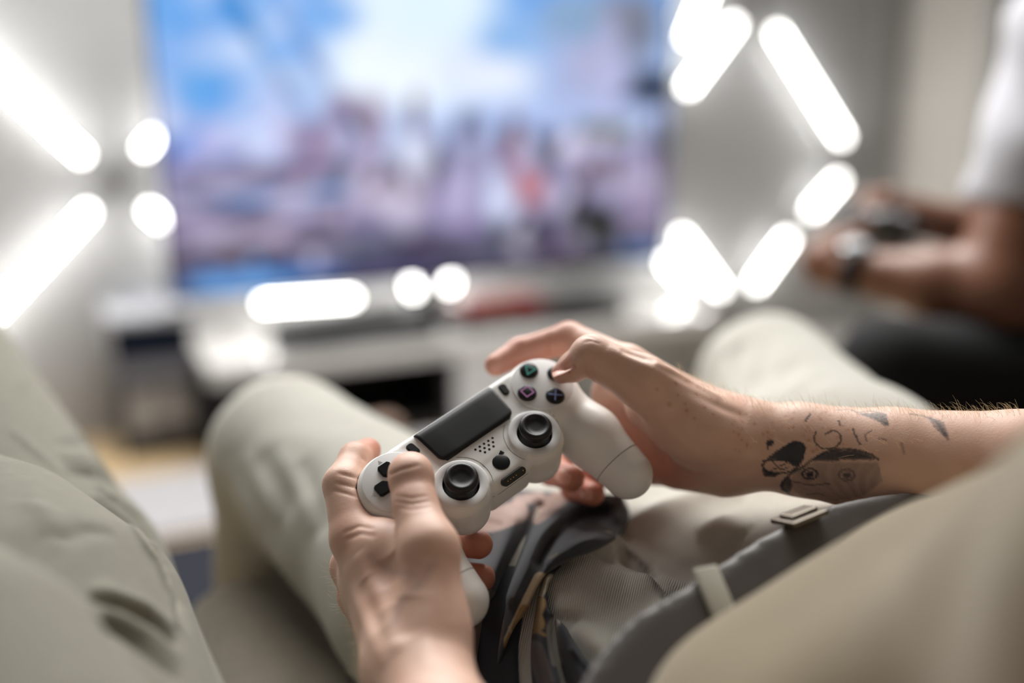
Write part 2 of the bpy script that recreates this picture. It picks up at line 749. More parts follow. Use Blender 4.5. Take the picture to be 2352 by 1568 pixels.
for a in [
    (430, 120, 120, 60, (140, 178, 235)), (470, 200, 70, 90, (110, 165, 228)), (400, 20, 60, 60, (120, 170, 232)),
    (560, 110, 60, 50, (175, 200, 240)), (930, 60, 160, 190, (222, 235, 250)), (900, 160, 140, 90, (225, 235, 250)),
    (1000, 0, 150, 120, (215, 232, 250)), (1120, 170, 120, 70, (215, 225, 246)), (740, 40, 90, 40, (140, 180, 235), .8),
    (1190, 90, 90, 50, (150, 185, 232), .8), (1380, 130, 120, 130, (172, 178, 214)), (1330, 40, 90, 60, (140, 168, 205), .9),
    (1450, 60, 80, 90, (128, 138, 165)), (1500, 200, 60, 50, (70, 90, 125), .9), (1460, 215, 60, 22, (62, 84, 118), .8, -15), (1400, 150, 40, 120, (178, 182, 220), .7),
    (590, 90, 22, 140, (92, 132, 180), .9, -32), (650, 100, 18, 150, (180, 205, 240), .8, -34), (700, 110, 20, 120, (150, 165, 205), .8, -34),
    (660, 190, 26, 60, (130, 150, 190), .7, -35),
    (560, 270, 70, 50, (196, 205, 240)), (480, 320, 80, 40, (180, 188, 232)), (610, 300, 50, 80, (190, 200, 238)), (420, 330, 60, 70, (150, 160, 215), .7),
    (520, 372, 50, 20, (120, 138, 190), .8), (385, 350, 28, 40, (88, 100, 150), .8),
    (430, 420, 90, 25, (160, 162, 204)), (600, 455, 130, 22, (110, 152, 205), .9), (720, 440, 80, 20, (100, 150, 200), .9), (560, 480, 60, 14, (70, 110, 150), .8, -8),
    (780, 425, 26, 20, (88, 130, 150), .8), (560, 530, 200, 24, (158, 146, 184), .9), (700, 490, 60, 20, (150, 165, 215), .8),
    (730, 330, 60, 60, (140, 135, 172)), (790, 250, 50, 45, (150, 142, 176), .8), (860, 270, 40, 60, (160, 146, 172), .7), (700, 390, 60, 25, (135, 122, 152), .8),
    (955, 255, 26, 50, (140, 118, 145), .9), (955, 300, 30, 30, (125, 108, 140), .7),
    (870, 365, 22, 20, (50, 58, 66), .9), (830, 345, 35, 40, (170, 160, 195), .8), (945, 350, 50, 48, (205, 215, 240)), (960, 380, 40, 50, (196, 200, 226), .8), (860, 430, 60, 50, (196, 188, 218)), (920, 450, 70, 60, (186, 180, 206)),
    (1010, 370, 20, 60, (78, 74, 98), .9), (1000, 420, 22, 60, (90, 86, 112), .8), (1080, 290, 40, 40, (112, 125, 155), .8), (1090, 330, 26, 70, (160, 158, 190), .7), (1050, 470, 60, 60, (168, 164, 204)),
    (1050, 430, 40, 40, (176, 172, 210), .8), (1180, 310, 26, 50, (160, 70, 90), .9), (1160, 350, 20, 40, (130, 66, 84), .9), (1195, 420, 20, 40, (165, 55, 70), .9), (1225, 430, 40, 50, (190, 150, 168), .8),
    (1150, 450, 42, 56, (205, 212, 242)), (1140, 500, 40, 26, (190, 196, 226), .8), (1225, 320, 26, 40, (140, 155, 205), .8), (1260, 350, 40, 50, (84, 92, 125), .8),
    (1390, 300, 70, 30, (118, 126, 120), .9), (1380, 385, 75, 50, (176, 168, 196)), (1300, 400, 30, 50, (160, 158, 190), .8), (1320, 460, 30, 50, (78, 78, 100), .9),
    (1370, 520, 60, 60, (74, 84, 92), .9), (1470, 450, 46, 70, (150, 142, 174), .9), (1440, 320, 24, 26, (170, 160, 180), .7), (1510, 340, 14, 90, (88, 66, 92), .8),
    (1200, 540, 70, 40, (92, 96, 118), .9), (1130, 545, 40, 30, (110, 118, 140), .7), (1290, 560, 50, 40, (110, 104, 132), .8), (980, 560, 90, 40, (96, 98, 122), .9), (860, 570, 60, 30, (110, 115, 142), .9),
    (1050, 540, 90, 26, (128, 122, 160), .7, -20), (700, 590, 100, 26, (92, 105, 142), .9), (1200, 600, 300, 18, (78, 72, 98), .8), (1470, 572, 55, 16, (100, 135, 185), .95), (1400, 600, 80, 12, (60, 62, 90), .8),
    (560, 648, 130, 34, (112, 156, 214), 1.0, -3, 4), (700, 630, 90, 22, (100, 135, 195), .9, -3), (585, 605, 28, 26, (120, 155, 205), .8), (475, 615, 22, 22, (110, 135, 185), .8), (900, 612, 120, 22, (84, 88, 122), .9, -3),
]:
    blob(*a)
PAL = [(214, 210, 236), (186, 176, 206), (72, 72, 96), (58, 60, 76), (150, 140, 172), (120, 116, 146), (96, 108, 128), (200, 196, 226)]
for k in range(60):
    u, v = rng.uniform(640, 1520), rng.uniform(270, 600)
    if v < 300 + 60 * math.sin(u / 70) and u < 1250:
        continue
    blob(u, v, rng.uniform(22, 38), rng.uniform(24, 44), PAL[k % 8], rng.uniform(.3, .7), rng.uniform(-40, 40))
for k in range(50):
    blob(rng.uniform(400, 760), rng.uniform(380, 580), rng.uniform(40, 80), rng.uniform(20, 26), PAL[k % 8], rng.uniform(.15, .4), rng.uniform(-12, 4))
for k in range(40):
    blob(rng.uniform(380, 700), rng.uniform(-40, 330), rng.uniform(30, 60), rng.uniform(24, 50), ((150, 186, 240), (196, 212, 246), (108, 160, 226))[k % 3], rng.uniform(.2, .5), -35)
mn_ = scol.mean(0)
scol = np.clip(mn_ + (scol - mn_) * 1.22, 0.01, 1.15)
g3 = scol.reshape(ny, nx, 3)
bl = g3.copy()
for _ in range(2):
    for ax in (0, 1):
        pad = [(5, 5) if a == ax else (0, 0) for a in range(3)]
        c_ = np.cumsum(np.pad(bl, [(6, 5) if a == ax else (0, 0) for a in range(3)], mode='edge'), axis=ax)
        hi_ = np.take(c_, np.arange(11, c_.shape[ax]), axis=ax)
        lo_ = np.take(c_, np.arange(0, c_.shape[ax] - 11), axis=ax)
        bl = (hi_ - lo_) / 11
scol = np.clip(1.03 * (g3 + 0.75 * (g3 - bl)), 0.008, 1.3).reshape(-1, 3)
m_scr = mat('screen', (255, 255, 255), 0.25, attr=True, emit=0.95)
make('screen', SV, SQ, m_scr, tv, scol, smooth=False)
# ------------------------------------------------------------------ light tubes on the wall, each one a thing
m_tube = mat('lit_tube', (255, 253, 248), 0.4, emit=17)
m_rail = mat('tube_rail', (200, 200, 200), 0.4)
m_cap = mat('tube_cap', (120, 120, 118), 0.5)
TQ = -0.18


def light_tube(p0, p1, label, clip0=False):
    s0, z0 = wall_px(*p0, TQ)
    s1, z1 = wall_px(*p1, TQ)
    a, b = wp(s0, TQ, z0), wp(s1, TQ, z1)
    d = unit(b - a)
    t = empty('light_tube', (a + b) / 2, label, 'lamp', 'light tubes on the wall')
    V, Fc = tube_mesh([a, a + d * 0.002, b - d * 0.002, b], [0.007, 0.009, 0.009, 0.007], 16)
    make('diffuser', V, Fc, m_tube, t)
    for e in (a - d * 0.007, b + d * 0.007):
        V, Fc = tube_mesh([e - d * 0.006, e + d * 0.006], 0.0095, 16)
        make('end_cap', V, Fc, m_cap, t)
    off = -WN * 0.035
    V, Fc = tube_mesh([a + off, b + off], 0.0075, 8)
    make('rail', V, Fc, m_rail, t)
    for f in (0.25, 0.75):
        c = a + (b - a) * f
        V, Fc = tube_mesh([c - WN * 0.006, c - WN * 0.058], 0.004, 8)
        make('bracket', V, Fc, m_rail, t)


TUBES = [
    ((-330, -120), (193, 360), 'light tube at left sloping down toward the dark hub'),
    ((-330, 1060), (206, 482), 'light tube at left rising from the person in denim to the dark hub'),
    ((327, 345), (560, 90), 'light tube right of the hub, upper one, mostly behind the television'),
    ((338, 478), (480, 600), 'light tube right of the hub, lower one, mostly behind the television'),
    ((1576, 205), (1690, 52), 'light tube forming the upper left side of the diamond right of the television'),
    ((1578, 92), (1640, -60), 'light tube at the top edge beside the television corner, above the diamond'),
    ((1782, 70), (1936, 318), 'long light tube forming the upper right side of the diamond'),
    ((1929, 412), (1862, 488), 'short light tube below the right corner of the diamond'),
    ((1812, 545), (1733, 655), 'light tube forming the lower right side of the diamond'),
    ((1562, 538), (1656, 666), 'light tube forming the lower left side of the diamond'),
    ((1420, 470), (1580, 655), 'light tube beside the television bottom corner, inside the diamond'),
    ((600, 697), (812, 684), 'light tube lying level in the gap under the left half of the television'),
    ((952, 672), (900, 500), 'light tube end showing under the television, just left of its neck'),
    ((1030, 660), (1090, 500), 'light tube end showing under the television, just right of its neck'),
]
for a, b, l in TUBES:
    light_tube(a, b, l)
# small hubs joining the tubes
for k, (u, v, l) in enumerate([(266, 418, 'dark round hub between four light tubes left of the television'),
                               (1958, 366, 'small hub at the right corner of the tube diamond'),
                               (1738, 22, 'small hub at the top corner of the tube diamond'),
                               (1696, 702, 'small hub at the bottom corner of the tube diamond')]):
    s, z = wall_px(u, v, TQ)
    h = empty('tube_hub', wp(s, TQ, z), l, 'connector', 'hubs joining the light tubes')
    V, Fc = tube_mesh([wp(s, TQ - 0.012, z), wp(s, TQ + 0.01, z), wp(s, TQ + 0.014, z)], [0.026, 0.026, 0.02], 6)
    make('hub_body', V, Fc, mat('hub_grey', (96, 94, 88), 0.5), h, smooth=False)
    V, Fc = tube_mesh([wp(s, WALL_Q, z), wp(s, TQ - 0.012, z)], 0.008, 8)
    make('hub_stem', V, Fc, m_rail, h)

# ------------------------------------------------------------------ low stand
ST_Q = 0.14
ST_Z = 0.25
st = empty('tv_stand', wp(0.8, 0.05, 0), 'long low television stand with a glossy white top', 'stand')
m_white = mat('white_gloss', (232, 230, 226), 0.16, coat=0.5)
m_stand = mat('stand_front', (150, 146, 136), 0.45)
m_dark = mat('stand_dark', (24, 23, 22), 0.5)
sL = wall_px(478, 850, ST_Q)[0]
sR = wall_px(1640, 735, ST_Q)[0]
zT = wall_px(478, 845, ST_Q)[1]
ST_Z = zT
th = 0.045
wbox('top', sL, sR, WALL_Q + 0.01, ST_Z and ST_Q, ST_Z - th, ST_Z, m_white, st, 0.004)
wbox('side_panel', sL, sL + 0.02, WALL_Q + 0.01, ST_Q - 0.01, 0.0, ST_Z - th, m_dark, st, 0.002)
wbox('side_panel', sR - 0.02, sR, WALL_Q + 0.01, ST_Q - 0.01, 0.0, ST_Z - th, m_stand, st, 0.002)
s1 = wall_px(1045, 850, ST_Q)[0]
s2 = wall_px(1130, 850, ST_Q)[0]
wbox('divider', s1 - 0.02, s1, WALL_Q + 0.01, ST_Q - 0.01, 0.0, ST_Z - th, m_dark, st, 0.002)
wbox('back_board', sL, sR, WALL_Q + 0.01, WALL_Q + 0.02, 0.0, ST_Z - th, m_dark, st, 0.001)
wbox('bottom_board', sL + 0.02, sR - 0.02, WALL_Q + 0.02, ST_Q - 0.02, 0.02, 0.04, m_dark, st, 0.001)
wbox('door', s1 + 0.004, s2 + 0.10, ST_Q - 0.012, ST_Q + 0.004, 0.03, ST_Z - th - 0.004, m_white, st, 0.002)
dn = 3
for k in range(dn):
    a = s2 + 0.108 + (sR - 0.004 - s2 - 0.108) * k / dn
    b = s2 + 0.108 + (sR - 0.004 - s2 - 0.108) * (k + 1) / dn - 0.005
    d = wbox('drawer', a, b, ST_Q - 0.012, ST_Q + 0.004, 0.03, ST_Z - th - 0.004, m_stand, st, 0.002)
    kb = wbox('handle', (a + b) / 2 - 0.05, (a + b) / 2 + 0.05, ST_Q + 0.004, ST_Q + 0.014, 0.115, 0.125, m_dark, None, 0.002)
    mw = kb.data
    kb.parent = d
    kb.data.transform(Matrix.Translation(-Vector(base_of(st))))

sn, zn = wall_px(990, 715, -0.02)
wbox('neck', sn - 0.022, sn + 0.022, -0.05, -0.01, ST_Z + 0.0135, TV_Z + 0.06, m_black, tv, 0.004)
wbox('foot_plate', sn - 0.05, sn + 0.05, -0.10, -0.03, ST_Z + 0.0005, ST_Z + 0.0135, m_gloss, tv, 0.004)


# things on and under the stand
ZT = ST_Z + 0.001


def wempty(name, s, q, z, label, cat, group=None):
    return empty(name, wp(s, q, z), label, cat, group)


s, _ = wall_px(800, 770, 0.05)
cs = wempty('game_console', s, 0.02, ZT, 'black wedge shaped game console lying on the white stand left of the neck', 'game console')
sa, sb = wall_px(625, 790, 0.11)[0], wall_px(1010, 770, 0.11)[0]
bm = bmesh.new()
prof = [(0.20, 0.0), (0.23, 0.035), (0.03, 0.062), (0.0, 0.03)]
for hh, nm, mm, dz, sh in ((0, 'lower_shell', m_black, 0.0, 0.0), (1, 'upper_shell', mat('console_black', (12, 12, 13), 0.5, spec=0.25), 0.034, 0.01)):
    bm = bmesh.new()
    vs = []
    for s_ in (sa + sh + (0.0 if hh else 0.02), sb - sh):
        lo, hi = (0.0, 0.042) if hh == 0 else (0.046, 0.088)
        taper = 0.55 if (s_ < (sa + sb) / 2 and hh == 1) else 1.0
        ring = [bm.verts.new(Vector(wp(s_ + (0.05 * hh if q > 0.0 else 0), q, ZT + z))) for q, z in
                ((-0.02, lo), (0.11, lo), (0.125, lo + (hi - lo) * 0.6 * taper), (0.11, lo + (hi - lo) * taper), (-0.02, lo + (hi - lo) * taper))]
        vs.append(ring)
    for i in range(5):
        bm.faces.new((vs[0][i], vs[0][(i + 1) % 5], vs[1][(i + 1) % 5], vs[1][i]))
    bm.faces.new(vs[0][::-1])
    bm.faces.new(vs[1])
    bmesh.ops.recalc_face_normals(bm, faces=bm.faces)
    bmesh.ops.bevel(bm, geom=bm.edges[:], offset=0.003, segments=2, affect='EDGES')
    from_bm(nm, bm, mm, cs)
wbox('light_bar', sa + 0.05, sb - 0.02, 0.0, 0.10, ZT + 0.0425, ZT + 0.0455, mat('bar_grey', (90, 90, 92), 0.3), cs, 0.0005)
wbox('disc_slot', sa + 0.08, sa + 0.2, 0.115, 0.128, ZT + 0.008, ZT + 0.011, m_gloss, cs, 0.0005)

sa, sb = wall_px(1052, 725, 0.05)[0], wall_px(1245, 712, 0.05)[0]
rb = wempty('game_case', (sa + sb) / 2, 0.06, ZT, 'red topped box lying on the stand just right of the television neck', 'box')
wbox('case_body', sa, sb, -0.05, 0.08, ZT, ZT + 0.045, mat('case_dark', (40, 24, 24), 0.3), rb, 0.003)
wbox('lid', sa + 0.003, sb - 0.003, -0.047, 0.078, ZT + 0.046, ZT + 0.075, mat('case_red', (128, 14, 18), 0.25), rb, 0.003)
wbox('clasp', sa + 0.09, sa + 0.13, 0.078, 0.084, ZT + 0.035, ZT + 0.058, mat('chrome', (210, 210, 210), 0.15, metal=1), rb, 0.001)
sa, sb = wall_px(1262, 735, 0.08)[0], wall_px(1432, 730, 0.08)[0]
rb = wempty('media_player', (sa + sb) / 2, 0.08, ZT, 'flat black media box on the right end of the white stand', 'media player')
wbox('case_body', sa, sb, -0.08, 0.1, ZT, ZT + 0.05, m_black, rb, 0.004)
wbox('front_panel', sa + 0.004, sb - 0.004, 0.1, 0.104, ZT + 0.004, ZT + 0.046, m_gloss, rb, 0.001)
for k in range(3):
    wbox('button', sb - 0.05 + k * 0.014, sb - 0.042 + k * 0.014, 0.104, 0.106, ZT + 0.02, ZT + 0.026, mat('bar_grey'), rb, 0.0005)
sa, sb = wall_px(850, 960, 0.2)[0], wall_px(905, 960, 0.2)[0]
rb = wempty('storage_basket', (sa + sb) / 2, 0.15, 0.0, 'small pinkish basket on the floor under the stand, behind the left knee', 'basket')
wbox('basket_body', sa, sb, 0.17, 0.24, 0.0, 0.075, mat('basket_pink', (196, 170, 156), 0.8, bump=(300, 0.6, 0.003)), rb, 0.008)
wbox('rim', sa - 0.003, sb + 0.003, 0.167, 0.243, 0.072, 0.082, mat('basket_rim', (180, 150, 132), 0.8), rb, 0.003)

# printer on a black framed crate, at the left end of the stand
QF = -0.02
sa, sb = wall_px(276, 930, QF)[0], sL - 0.012
zc = wall_px(380, 872, QF)[1]
zb_ = 0.0
cr = wempty('storage_crate', (sa + sb) / 2, QF - 0.15, 0, 'black framed crate with a mottled pale front standing left of the stand', 'crate')
wbox('crate_body', sa + 0.005, sb - 0.005, QF - 0.20, QF - 0.012, 0.012, zc - 0.012, m_dark, cr, 0.003)
wbox('crate_top', sa, sb, QF - 0.205, QF, zc - 0.014, zc - 0.001, m_black, cr, 0.003)
wbox('crate_base', sa, sb, QF - 0.205, QF, 0.0, 0.06, m_black, cr, 0.003)
for e0, e1 in ((sa, sa + 0.014), (sb - 0.014, sb)):
    wbox('post', e0, e1, QF - 0.016, QF, 0.06, zc - 0.014, m_black, cr, 0.002)
mm = mat('mottled_front', (150, 145, 140), 0.6, noise=(22, 0.75))
wbox('front_panel', sa + 0.014, sb - 0.014, QF - 0.012, QF - 0.004, 0.06, zc - 0.014, mm, cr, 0.001)
sa, sb = wall_px(252, 790, QF)[0], sL - 0.012
z0 = zc
z1 = wall_px(360, 822, QF)[1]
z2 = wall_px(360, 742, QF)[1]
pr = wempty('printer', (sa + sb) / 2, QF - 0.15, z0, 'pale grey printer with a dark navy front sitting on the crate', 'printer')
m_pg = mat('printer_grey', (196, 198, 204), 0.3)
wbox('printer_base', sa + 0.01, sb, QF - 0.21, QF, z0, z1, mat('printer_low', (120, 120, 126), 0.4), pr, 0.005)
wbox('front_glass', sa + 0.004, sb, QF - 0.02, QF + 0.002, z1 + 0.001, z2 - 0.001, mat('navy_glass', (10, 22, 40), 0.5, spec=0.2), pr, 0.002)
wbox('printer_body', sa, sb, QF - 0.21, QF - 0.021, z1 + 0.001, z2 - 0.001, m_pg, pr, 0.005)
wbox('lid', sa - 0.006, sb, QF - 0.21, QF + 0.004, z2, z2 + 0.028, m_pg, pr, 0.010, 3)
wbox('paper_tray', sa + 0.05, sb - 0.03, QF - 0.21, QF - 0.17, z2 + 0.028, z2 + 0.07, m_pg, pr, 0.003)

# ------------------------------------------------------------------ sofas
m_sofa = mat('sofa_fabric', (116, 107, 92), 0.95, noise=(60, 0.12), bump=(700, 0.7, 0.002), sheen=0.3)
E1 = hit_z(600, 1300, 0.50)
SOFA_Q = (E1 - W0) @ WN
SOFA_S = (E1 - W0) @ WT
sf = empty('sofa', wp(SOFA_S + 0.5, SOFA_Q + 0.4, 0), 'grey brown fabric sofa the two nearest people sit on', 'sofa')
e0 = (hit_z(452, 1355, 0.50) - W0) @ WT


def cushion(name, s0, s1, q0, q1, z0, z1, m, parent, bev=0.04):
    bm = box_bm((s1 - s0, q1 - q0, z1 - z0), bev, 5)
    return from_bm(name, bm, m, parent, M=wmat((s0 + s1) / 2, (q0 + q1) / 2, (z0 + z1) / 2), smooth=True)


cushion('seat_cushion', e0 - 0.02, SOFA_S + 0.62, SOFA_Q - 0.02, SOFA_Q + 1.0, 0.30, 0.50, m_sofa, sf, 0.05)
cushion('seat_cushion', e0 - 0.78, e0 - 0.03, SOFA_Q + 0.02, SOFA_Q + 1.0, 0.30, 0.48, m_sofa, sf, 0.05)
cushion('sofa_base', e0 - 0.78, SOFA_S + 0.62, SOFA_Q + 0.10, SOFA_Q + 0.95, 0.08, 0.29, m_sofa, sf, 0.03)
cushion('backrest', e0 - 0.78, SOFA_S + 0.62, SOFA_Q + 1.02, SOFA_Q + 1.25, 0.08, 0.72, m_sofa, sf, 0.06)
for s_, q_ in ((e0 - 0.7, 0.18), (SOFA_S + 0.55, 0.18), (e0 - 0.7, 1.1), (SOFA_S + 0.55, 1.1)):
    c = wp(s_, SOFA_Q + q_, 0)
    V, Fc = tube_mesh([c, c + [0, 0, 0.085]], [0.018, 0.025], 12)
    make('leg', V, Fc, m_dark, sf)
# ------------------------------------------------------------------ the game controller (its own frame: x right, y up its face, z out)
MC = np.stack([RIGHT, UP, -FWD], 1)
R_ = np.array([[0.7573, -0.6493, 0.0696], [0.4756, 0.6215, 0.6225], [-0.4475, -0.4384, 0.7795]])
RW = MC @ R_
T_ = K(-0.0074, -0.0645, -0.55)


def to_c(p):
    """world -> controller millimetres"""
    return (np.asarray(p) - T_) @ RW * 1000


def from_c(p):
    return T_ + (np.asarray(p, float) / 1000) @ RW.T


def sd_box(p, c, hs, r):
    q = np.abs(p - c) - (np.array(hs) - r)
    return np.linalg.norm(np.maximum(q, 0), axis=1) + np.minimum(q.max(1), 0) - r


def sd_cyl(p, c, rad, z0, z1, r):
    """round-edged disc, axis z"""
    d = np.stack([np.hypot(p[:, 0] - c[0], p[:, 1] - c[1]) - (rad - r), np.abs(p[:, 2] - (z0 + z1) / 2) - ((z1 - z0) / 2 - r)], 1)
    return np.linalg.norm(np.maximum(d, 0), axis=1) + np.minimum(d.max(1), 0) - r


def sd_cone(p, a, b, ra, rb):
    a, b = np.array(a, float), np.array(b, float)
    ba = b - a
    t = np.clip((p - a) @ ba / (ba @ ba), 0, 1)
    return np.linalg.norm(p - a - t[:, None] * ba, axis=1) - (ra + t * (rb - ra))


def csdf_mm(p):
    p = p.copy()
    p[:, 0] = np.abs(p[:, 0])
    d = sd_box(p, (0, 22.0, -15.5), (46, 21.5, 14.5), 5)
    d = smin(d, sd_box(p, (0, 5, -15.5), (17, 18.5, 14.5), 6), 2)
    d = smin(d, sd_cyl(p, (53.0, 23.4), 21.0, -30, -0.1, 6), 3)
    g = sd_cone(p, (55.5, 17, -19), (61, -14, -19), 19.2, 17.2)
    g = smin(g, sd_cone(p, (61, -14, -19), (61.5, -45.0, -21.5), 17.2, 14.4), 6)
    d = smin(d, g, 8)
    d = -smin(-d, -(p[:, 2] - 0.0), 1.5)
    pod = sd_cone(p, (26.6, 0, -10.5), (26.6, -3.5, -21), 17.8, 15.0)
    pod = np.maximum(pod, p[:, 2] - 0.5)
    d = smin(d, pod, 0.6)
    return d


def csdf(pw):
    return csdf_mm(to_c(pw)) / 1000


ctl = empty('game_controller', T_, 'white gamepad with black sticks held in both hands', 'game controller')
ctl.matrix_world = Matrix.LocRotScale(Vector(T_), Matrix(RW.tolist()).to_quaternion(), None)

gc = Grid((-86, -68, -40), (86, 50, 4), 0.75)
idx = np.stack(np.meshgrid(*[np.arange(n) for n in gc.n], indexing='ij'), -1).reshape(-1, 3)
pts = gc.o + gc.h * idx
dd = csdf_mm(pts)
well = np.minimum(sd_cyl(pts * [1, 1, 1] - [26.6, 0, 0], (0, 0), 10.2, -8, 20, 0.4), sd_cyl(pts + [26.6, 0, 0], (0, 0), 10.2, -8, 20, 0.4))
dd = np.maximum(dd, -well)
gc.D = dd.reshape(gc.n).astype(np.float32)
cV, cQ = gc.mesh(1)
shell_bvh = BVHTree.FromPolygons(cV.tolist(), cQ.tolist())
m_shell = mat('controller_shell', (236, 235, 231), 0.42, noise=(25, 0.03), attr=False)
m_plate = mat('controller_plate', (234, 234, 233), 0.36)
m_rub = mat('stick_rubber', (17, 17, 18), 0.42, bump=(2500, 0.25, 0.0002))
m_blk = mat('controller_black', (12, 12, 13), 0.28)
m_seam = mat('seam_dark', (96, 88, 78), 0.8)


def cpart(name, V, Fc, m, parent=ctl, smooth=True):
    return make(name, np.asarray(V) / 1000, Fc, m, parent, smooth=smooth, local=True)


def cbm(name, bm, m, parent=ctl, smooth=False):
    bm.transform(Matrix.Scale(0.001, 4))
    me = bpy.data.meshes.new(name)
    bm.normal_update()
    bm.to_mesh(me)
    bm.free()
    if smooth:
        me.polygons.foreach_set('use_smooth', np.ones(len(me.polygons), dtype=bool))
    me.materials.append(m)
    o = bpy.data.objects.new(name, me)
    C.objects.link(o)
    o.parent = parent
    return o


cpart('shell', cV, cQ, m_shell)


def ztop(x, y, z0=30):
    h = shell_bvh.ray_cast(Vector((x, y, z0)), Vector((0, 0, -1)))
    return h[0].z if h[0] else 0.0


def disc(name, x, y, r, z0, z1, m, parent=ctl, bev=0.4, n=48):
    pr = [(r, z0), (r, z1 - bev), (r - bev * 0.3, z1 - bev * 0.3), (r - bev, z1)]
    V, Fc = lathe_mesh([(a, b) for a, b in pr], n)
    V = V + [x, y, 0]
    return cpart(name, V, Fc, m, parent)


def prism(name, poly, z0, z1, m, parent=ctl, bev=0.0, smooth=False):
    bm = bmesh.new()
    a = [bm.verts.new((x, y, z0)) for x, y in poly]
    b = [bm.verts.new((x, y, z1)) for x, y in poly]
    n = len(poly)
    for i in range(n):
        bm.faces.new((a[i], a[(i + 1) % n], b[(i + 1) % n], b[i]))
    bm.faces.new(a[::-1])
    top = bm.faces.new(b)
    bmesh.ops.recalc_face_normals(bm, faces=bm.faces)
    if bev:
        bmesh.ops.bevel(bm, geom=list(top.edges), offset=bev, segments=3, affect='EDGES')
    return cbm(name, bm, m, parent, smooth)


def frame_loop(name, poly, w, z0, z1, m, parent, closed=True):
    """outline of a polygon as a flat raised print"""
    p = np.array(poly, float)
    n = len(p)
    inner = []
    for i in range(n):
        a, b, c = p[i - 1], p[i], p[(i + 1) % n]
        d1, d2 = unit(b - a), unit(c - b)
        n1, n2 = np.array([-d1[1], d1[0]]), np.array([-d2[1], d2[0]])
        bis = unit(n1 + n2)
        inner.append(b + bis * w / max(0.3, bis @ n1))
    inner = np.array(inner)
    V = np.vstack([np.c_[p, np.full(n, z1)], np.c_[inner, np.full(n, z1)], np.c_[p, np.full(n, z0)], np.c_[inner, np.full(n, z0)]])
    Fc = []
    for i in range(n):
        j = (i + 1) % n
        Fc += [(i, j, n + j, n + i), (2 * n + i, 2 * n + j, j, i), (n + i, n + j, 3 * n + j, 3 * n + i)]
    return cpart(name, V, Fc, m, parent, smooth=False)


# button plates, slightly proud of the shell
for sx in (-1, 1):
    disc('button_plate', sx * 53.0, 23.4, 18.2, -2.0, 0.25, m_plate, bev=0.3, n=72)
# action buttons with their printed marks
BX, BY, BR = 53.0, 23.4, 11.6


def ring_poly(x, y, r, n, a0=90):
    return [(x + r * math.cos(math.radians(a0 + 360 * i / n)), y + r * math.sin(math.radians(a0 + 360 * i / n))) for i in range(n)]


def act_button(dx, dy, lab):
    x, y = BX + dx, BY + dy
    b = disc('action_button', x, y, 5.25, -1.0, 2.0, m_blk, bev=0.8)
    b['label'] = lab
    disc('button_gap', x, y, 5.7, -1.0, 0.32, mat('gap_dark', (60, 58, 55), 0.8), bev=0.05)
    return b


b = act_button(0, BR, 'black button marked with a teal triangle')
frame_loop('triangle_mark', ring_poly(BX, BY + BR - 0.5, 4.5, 3), 0.8, 1.95, 2.06, mat('mark_teal', (48, 158, 146), 0.5), b)
b = act_button(-BR, 0, 'black button marked with a pink square')
q = 3.0
frame_loop('square_mark', [(BX - BR - q, BY - q), (BX - BR + q, BY - q), (BX - BR + q, BY + q), (BX - BR - q, BY + q)], 0.7, 1.95, 2.06, mat('mark_pink', (196, 128, 190), 0.5), b)
b = act_button(0, -BR, 'black button marked with a blue cross')
w, l = 0.4, 4.1
cx, cy = BX, BY - BR
cross = [(w, w), (l, w), (l, -w), (w, -w), (w, -l), (-w, -l), (-w, -w), (-l, -w), (-l, w), (-w, w), (-w, l), (w, l)]
c45 = math.sqrt(0.5)
prism('cross_mark', [(cx + (x - y) * c45, cy + (x + y) * c45) for x, y in cross], 1.95, 2.06, mat('mark_blue', (128, 146, 205), 0.5), b)
b = act_button(BR, 0, 'black button under the right thumb')
frame_loop('circle_mark', ring_poly(BX + BR, BY, 3.3, 28), 0.7, 1.95, 2.06, mat('mark_red', (200, 80, 80), 0.5), b)

# direction pad
for k in range(4):
    a = math.radians(90 * k)
    pl = [(0, 2.2), (3.6, 5.6), (3.9, 6.4), (3.9, 11.0), (2.9, 12.2), (-2.9, 12.2), (-3.9, 11.0), (-3.9, 6.4), (-3.6, 5.6)]
    pr_ = [(-53.0 + x * math.cos(a) - y * math.sin(a), 23.4 + x * math.sin(a) + y * math.cos(a)) for x, y in pl]
    prism('direction_button', pr_[::-1], -0.5, 2.2, m_blk, bev=0.7, smooth=False)
    tr = [(0, 16.0), (-1.4, 13.6), (1.4, 13.6)]
    prism('arrow_mark', [(-53.0 + x * math.cos(a) - y * math.sin(a), 23.4 + x * math.sin(a) + y * math.cos(a)) for x, y in tr], 0.2, 0.29, mat('mark_grey', (188, 188, 188), 0.5))

# sticks
for sx in (-1, 1):
    x = sx * 26.6
    cup = [(15.0, -1.5), (15.0, 0.55), (14.6, 0.75), (10.5, 0.75), (10.2, 0.4), (10.2, -3)]
    V, Fc = lathe_mesh(cup, 64)
    cpart('stick_ring', V + [x, 0, 0], Fc[:-2], m_plate)
    prof = [(0.0, 7.2), (2.5, 7.15), (4.6, 7.35), (5.5, 7.9), (6.3, 8.5), (7.1, 8.7), (8.0, 8.5), (8.8, 7.9), (9.3, 7.0), (9.35, 6.0), (9.0, 4.9), (8.2, 4.0), (7.0, 3.2), (6.4, 2.2), (6.3, 1.0), (7.2, 0.0), (8.6, -1.2), (9.5, -2.6), (9.9, -4.5), (9.9, -7.5)]
    V, Fc = lathe_mesh([(max(r, 0.02), z) for r, z in prof], 56)
    Fc = [f[::-1] for f in Fc]
    cpart('thumbstick', V + [x, 0, 0], Fc, m_rub)
    disc('stick_well', x, 0, 10.2, -8.2, -7.4, m_blk, bev=0.1)

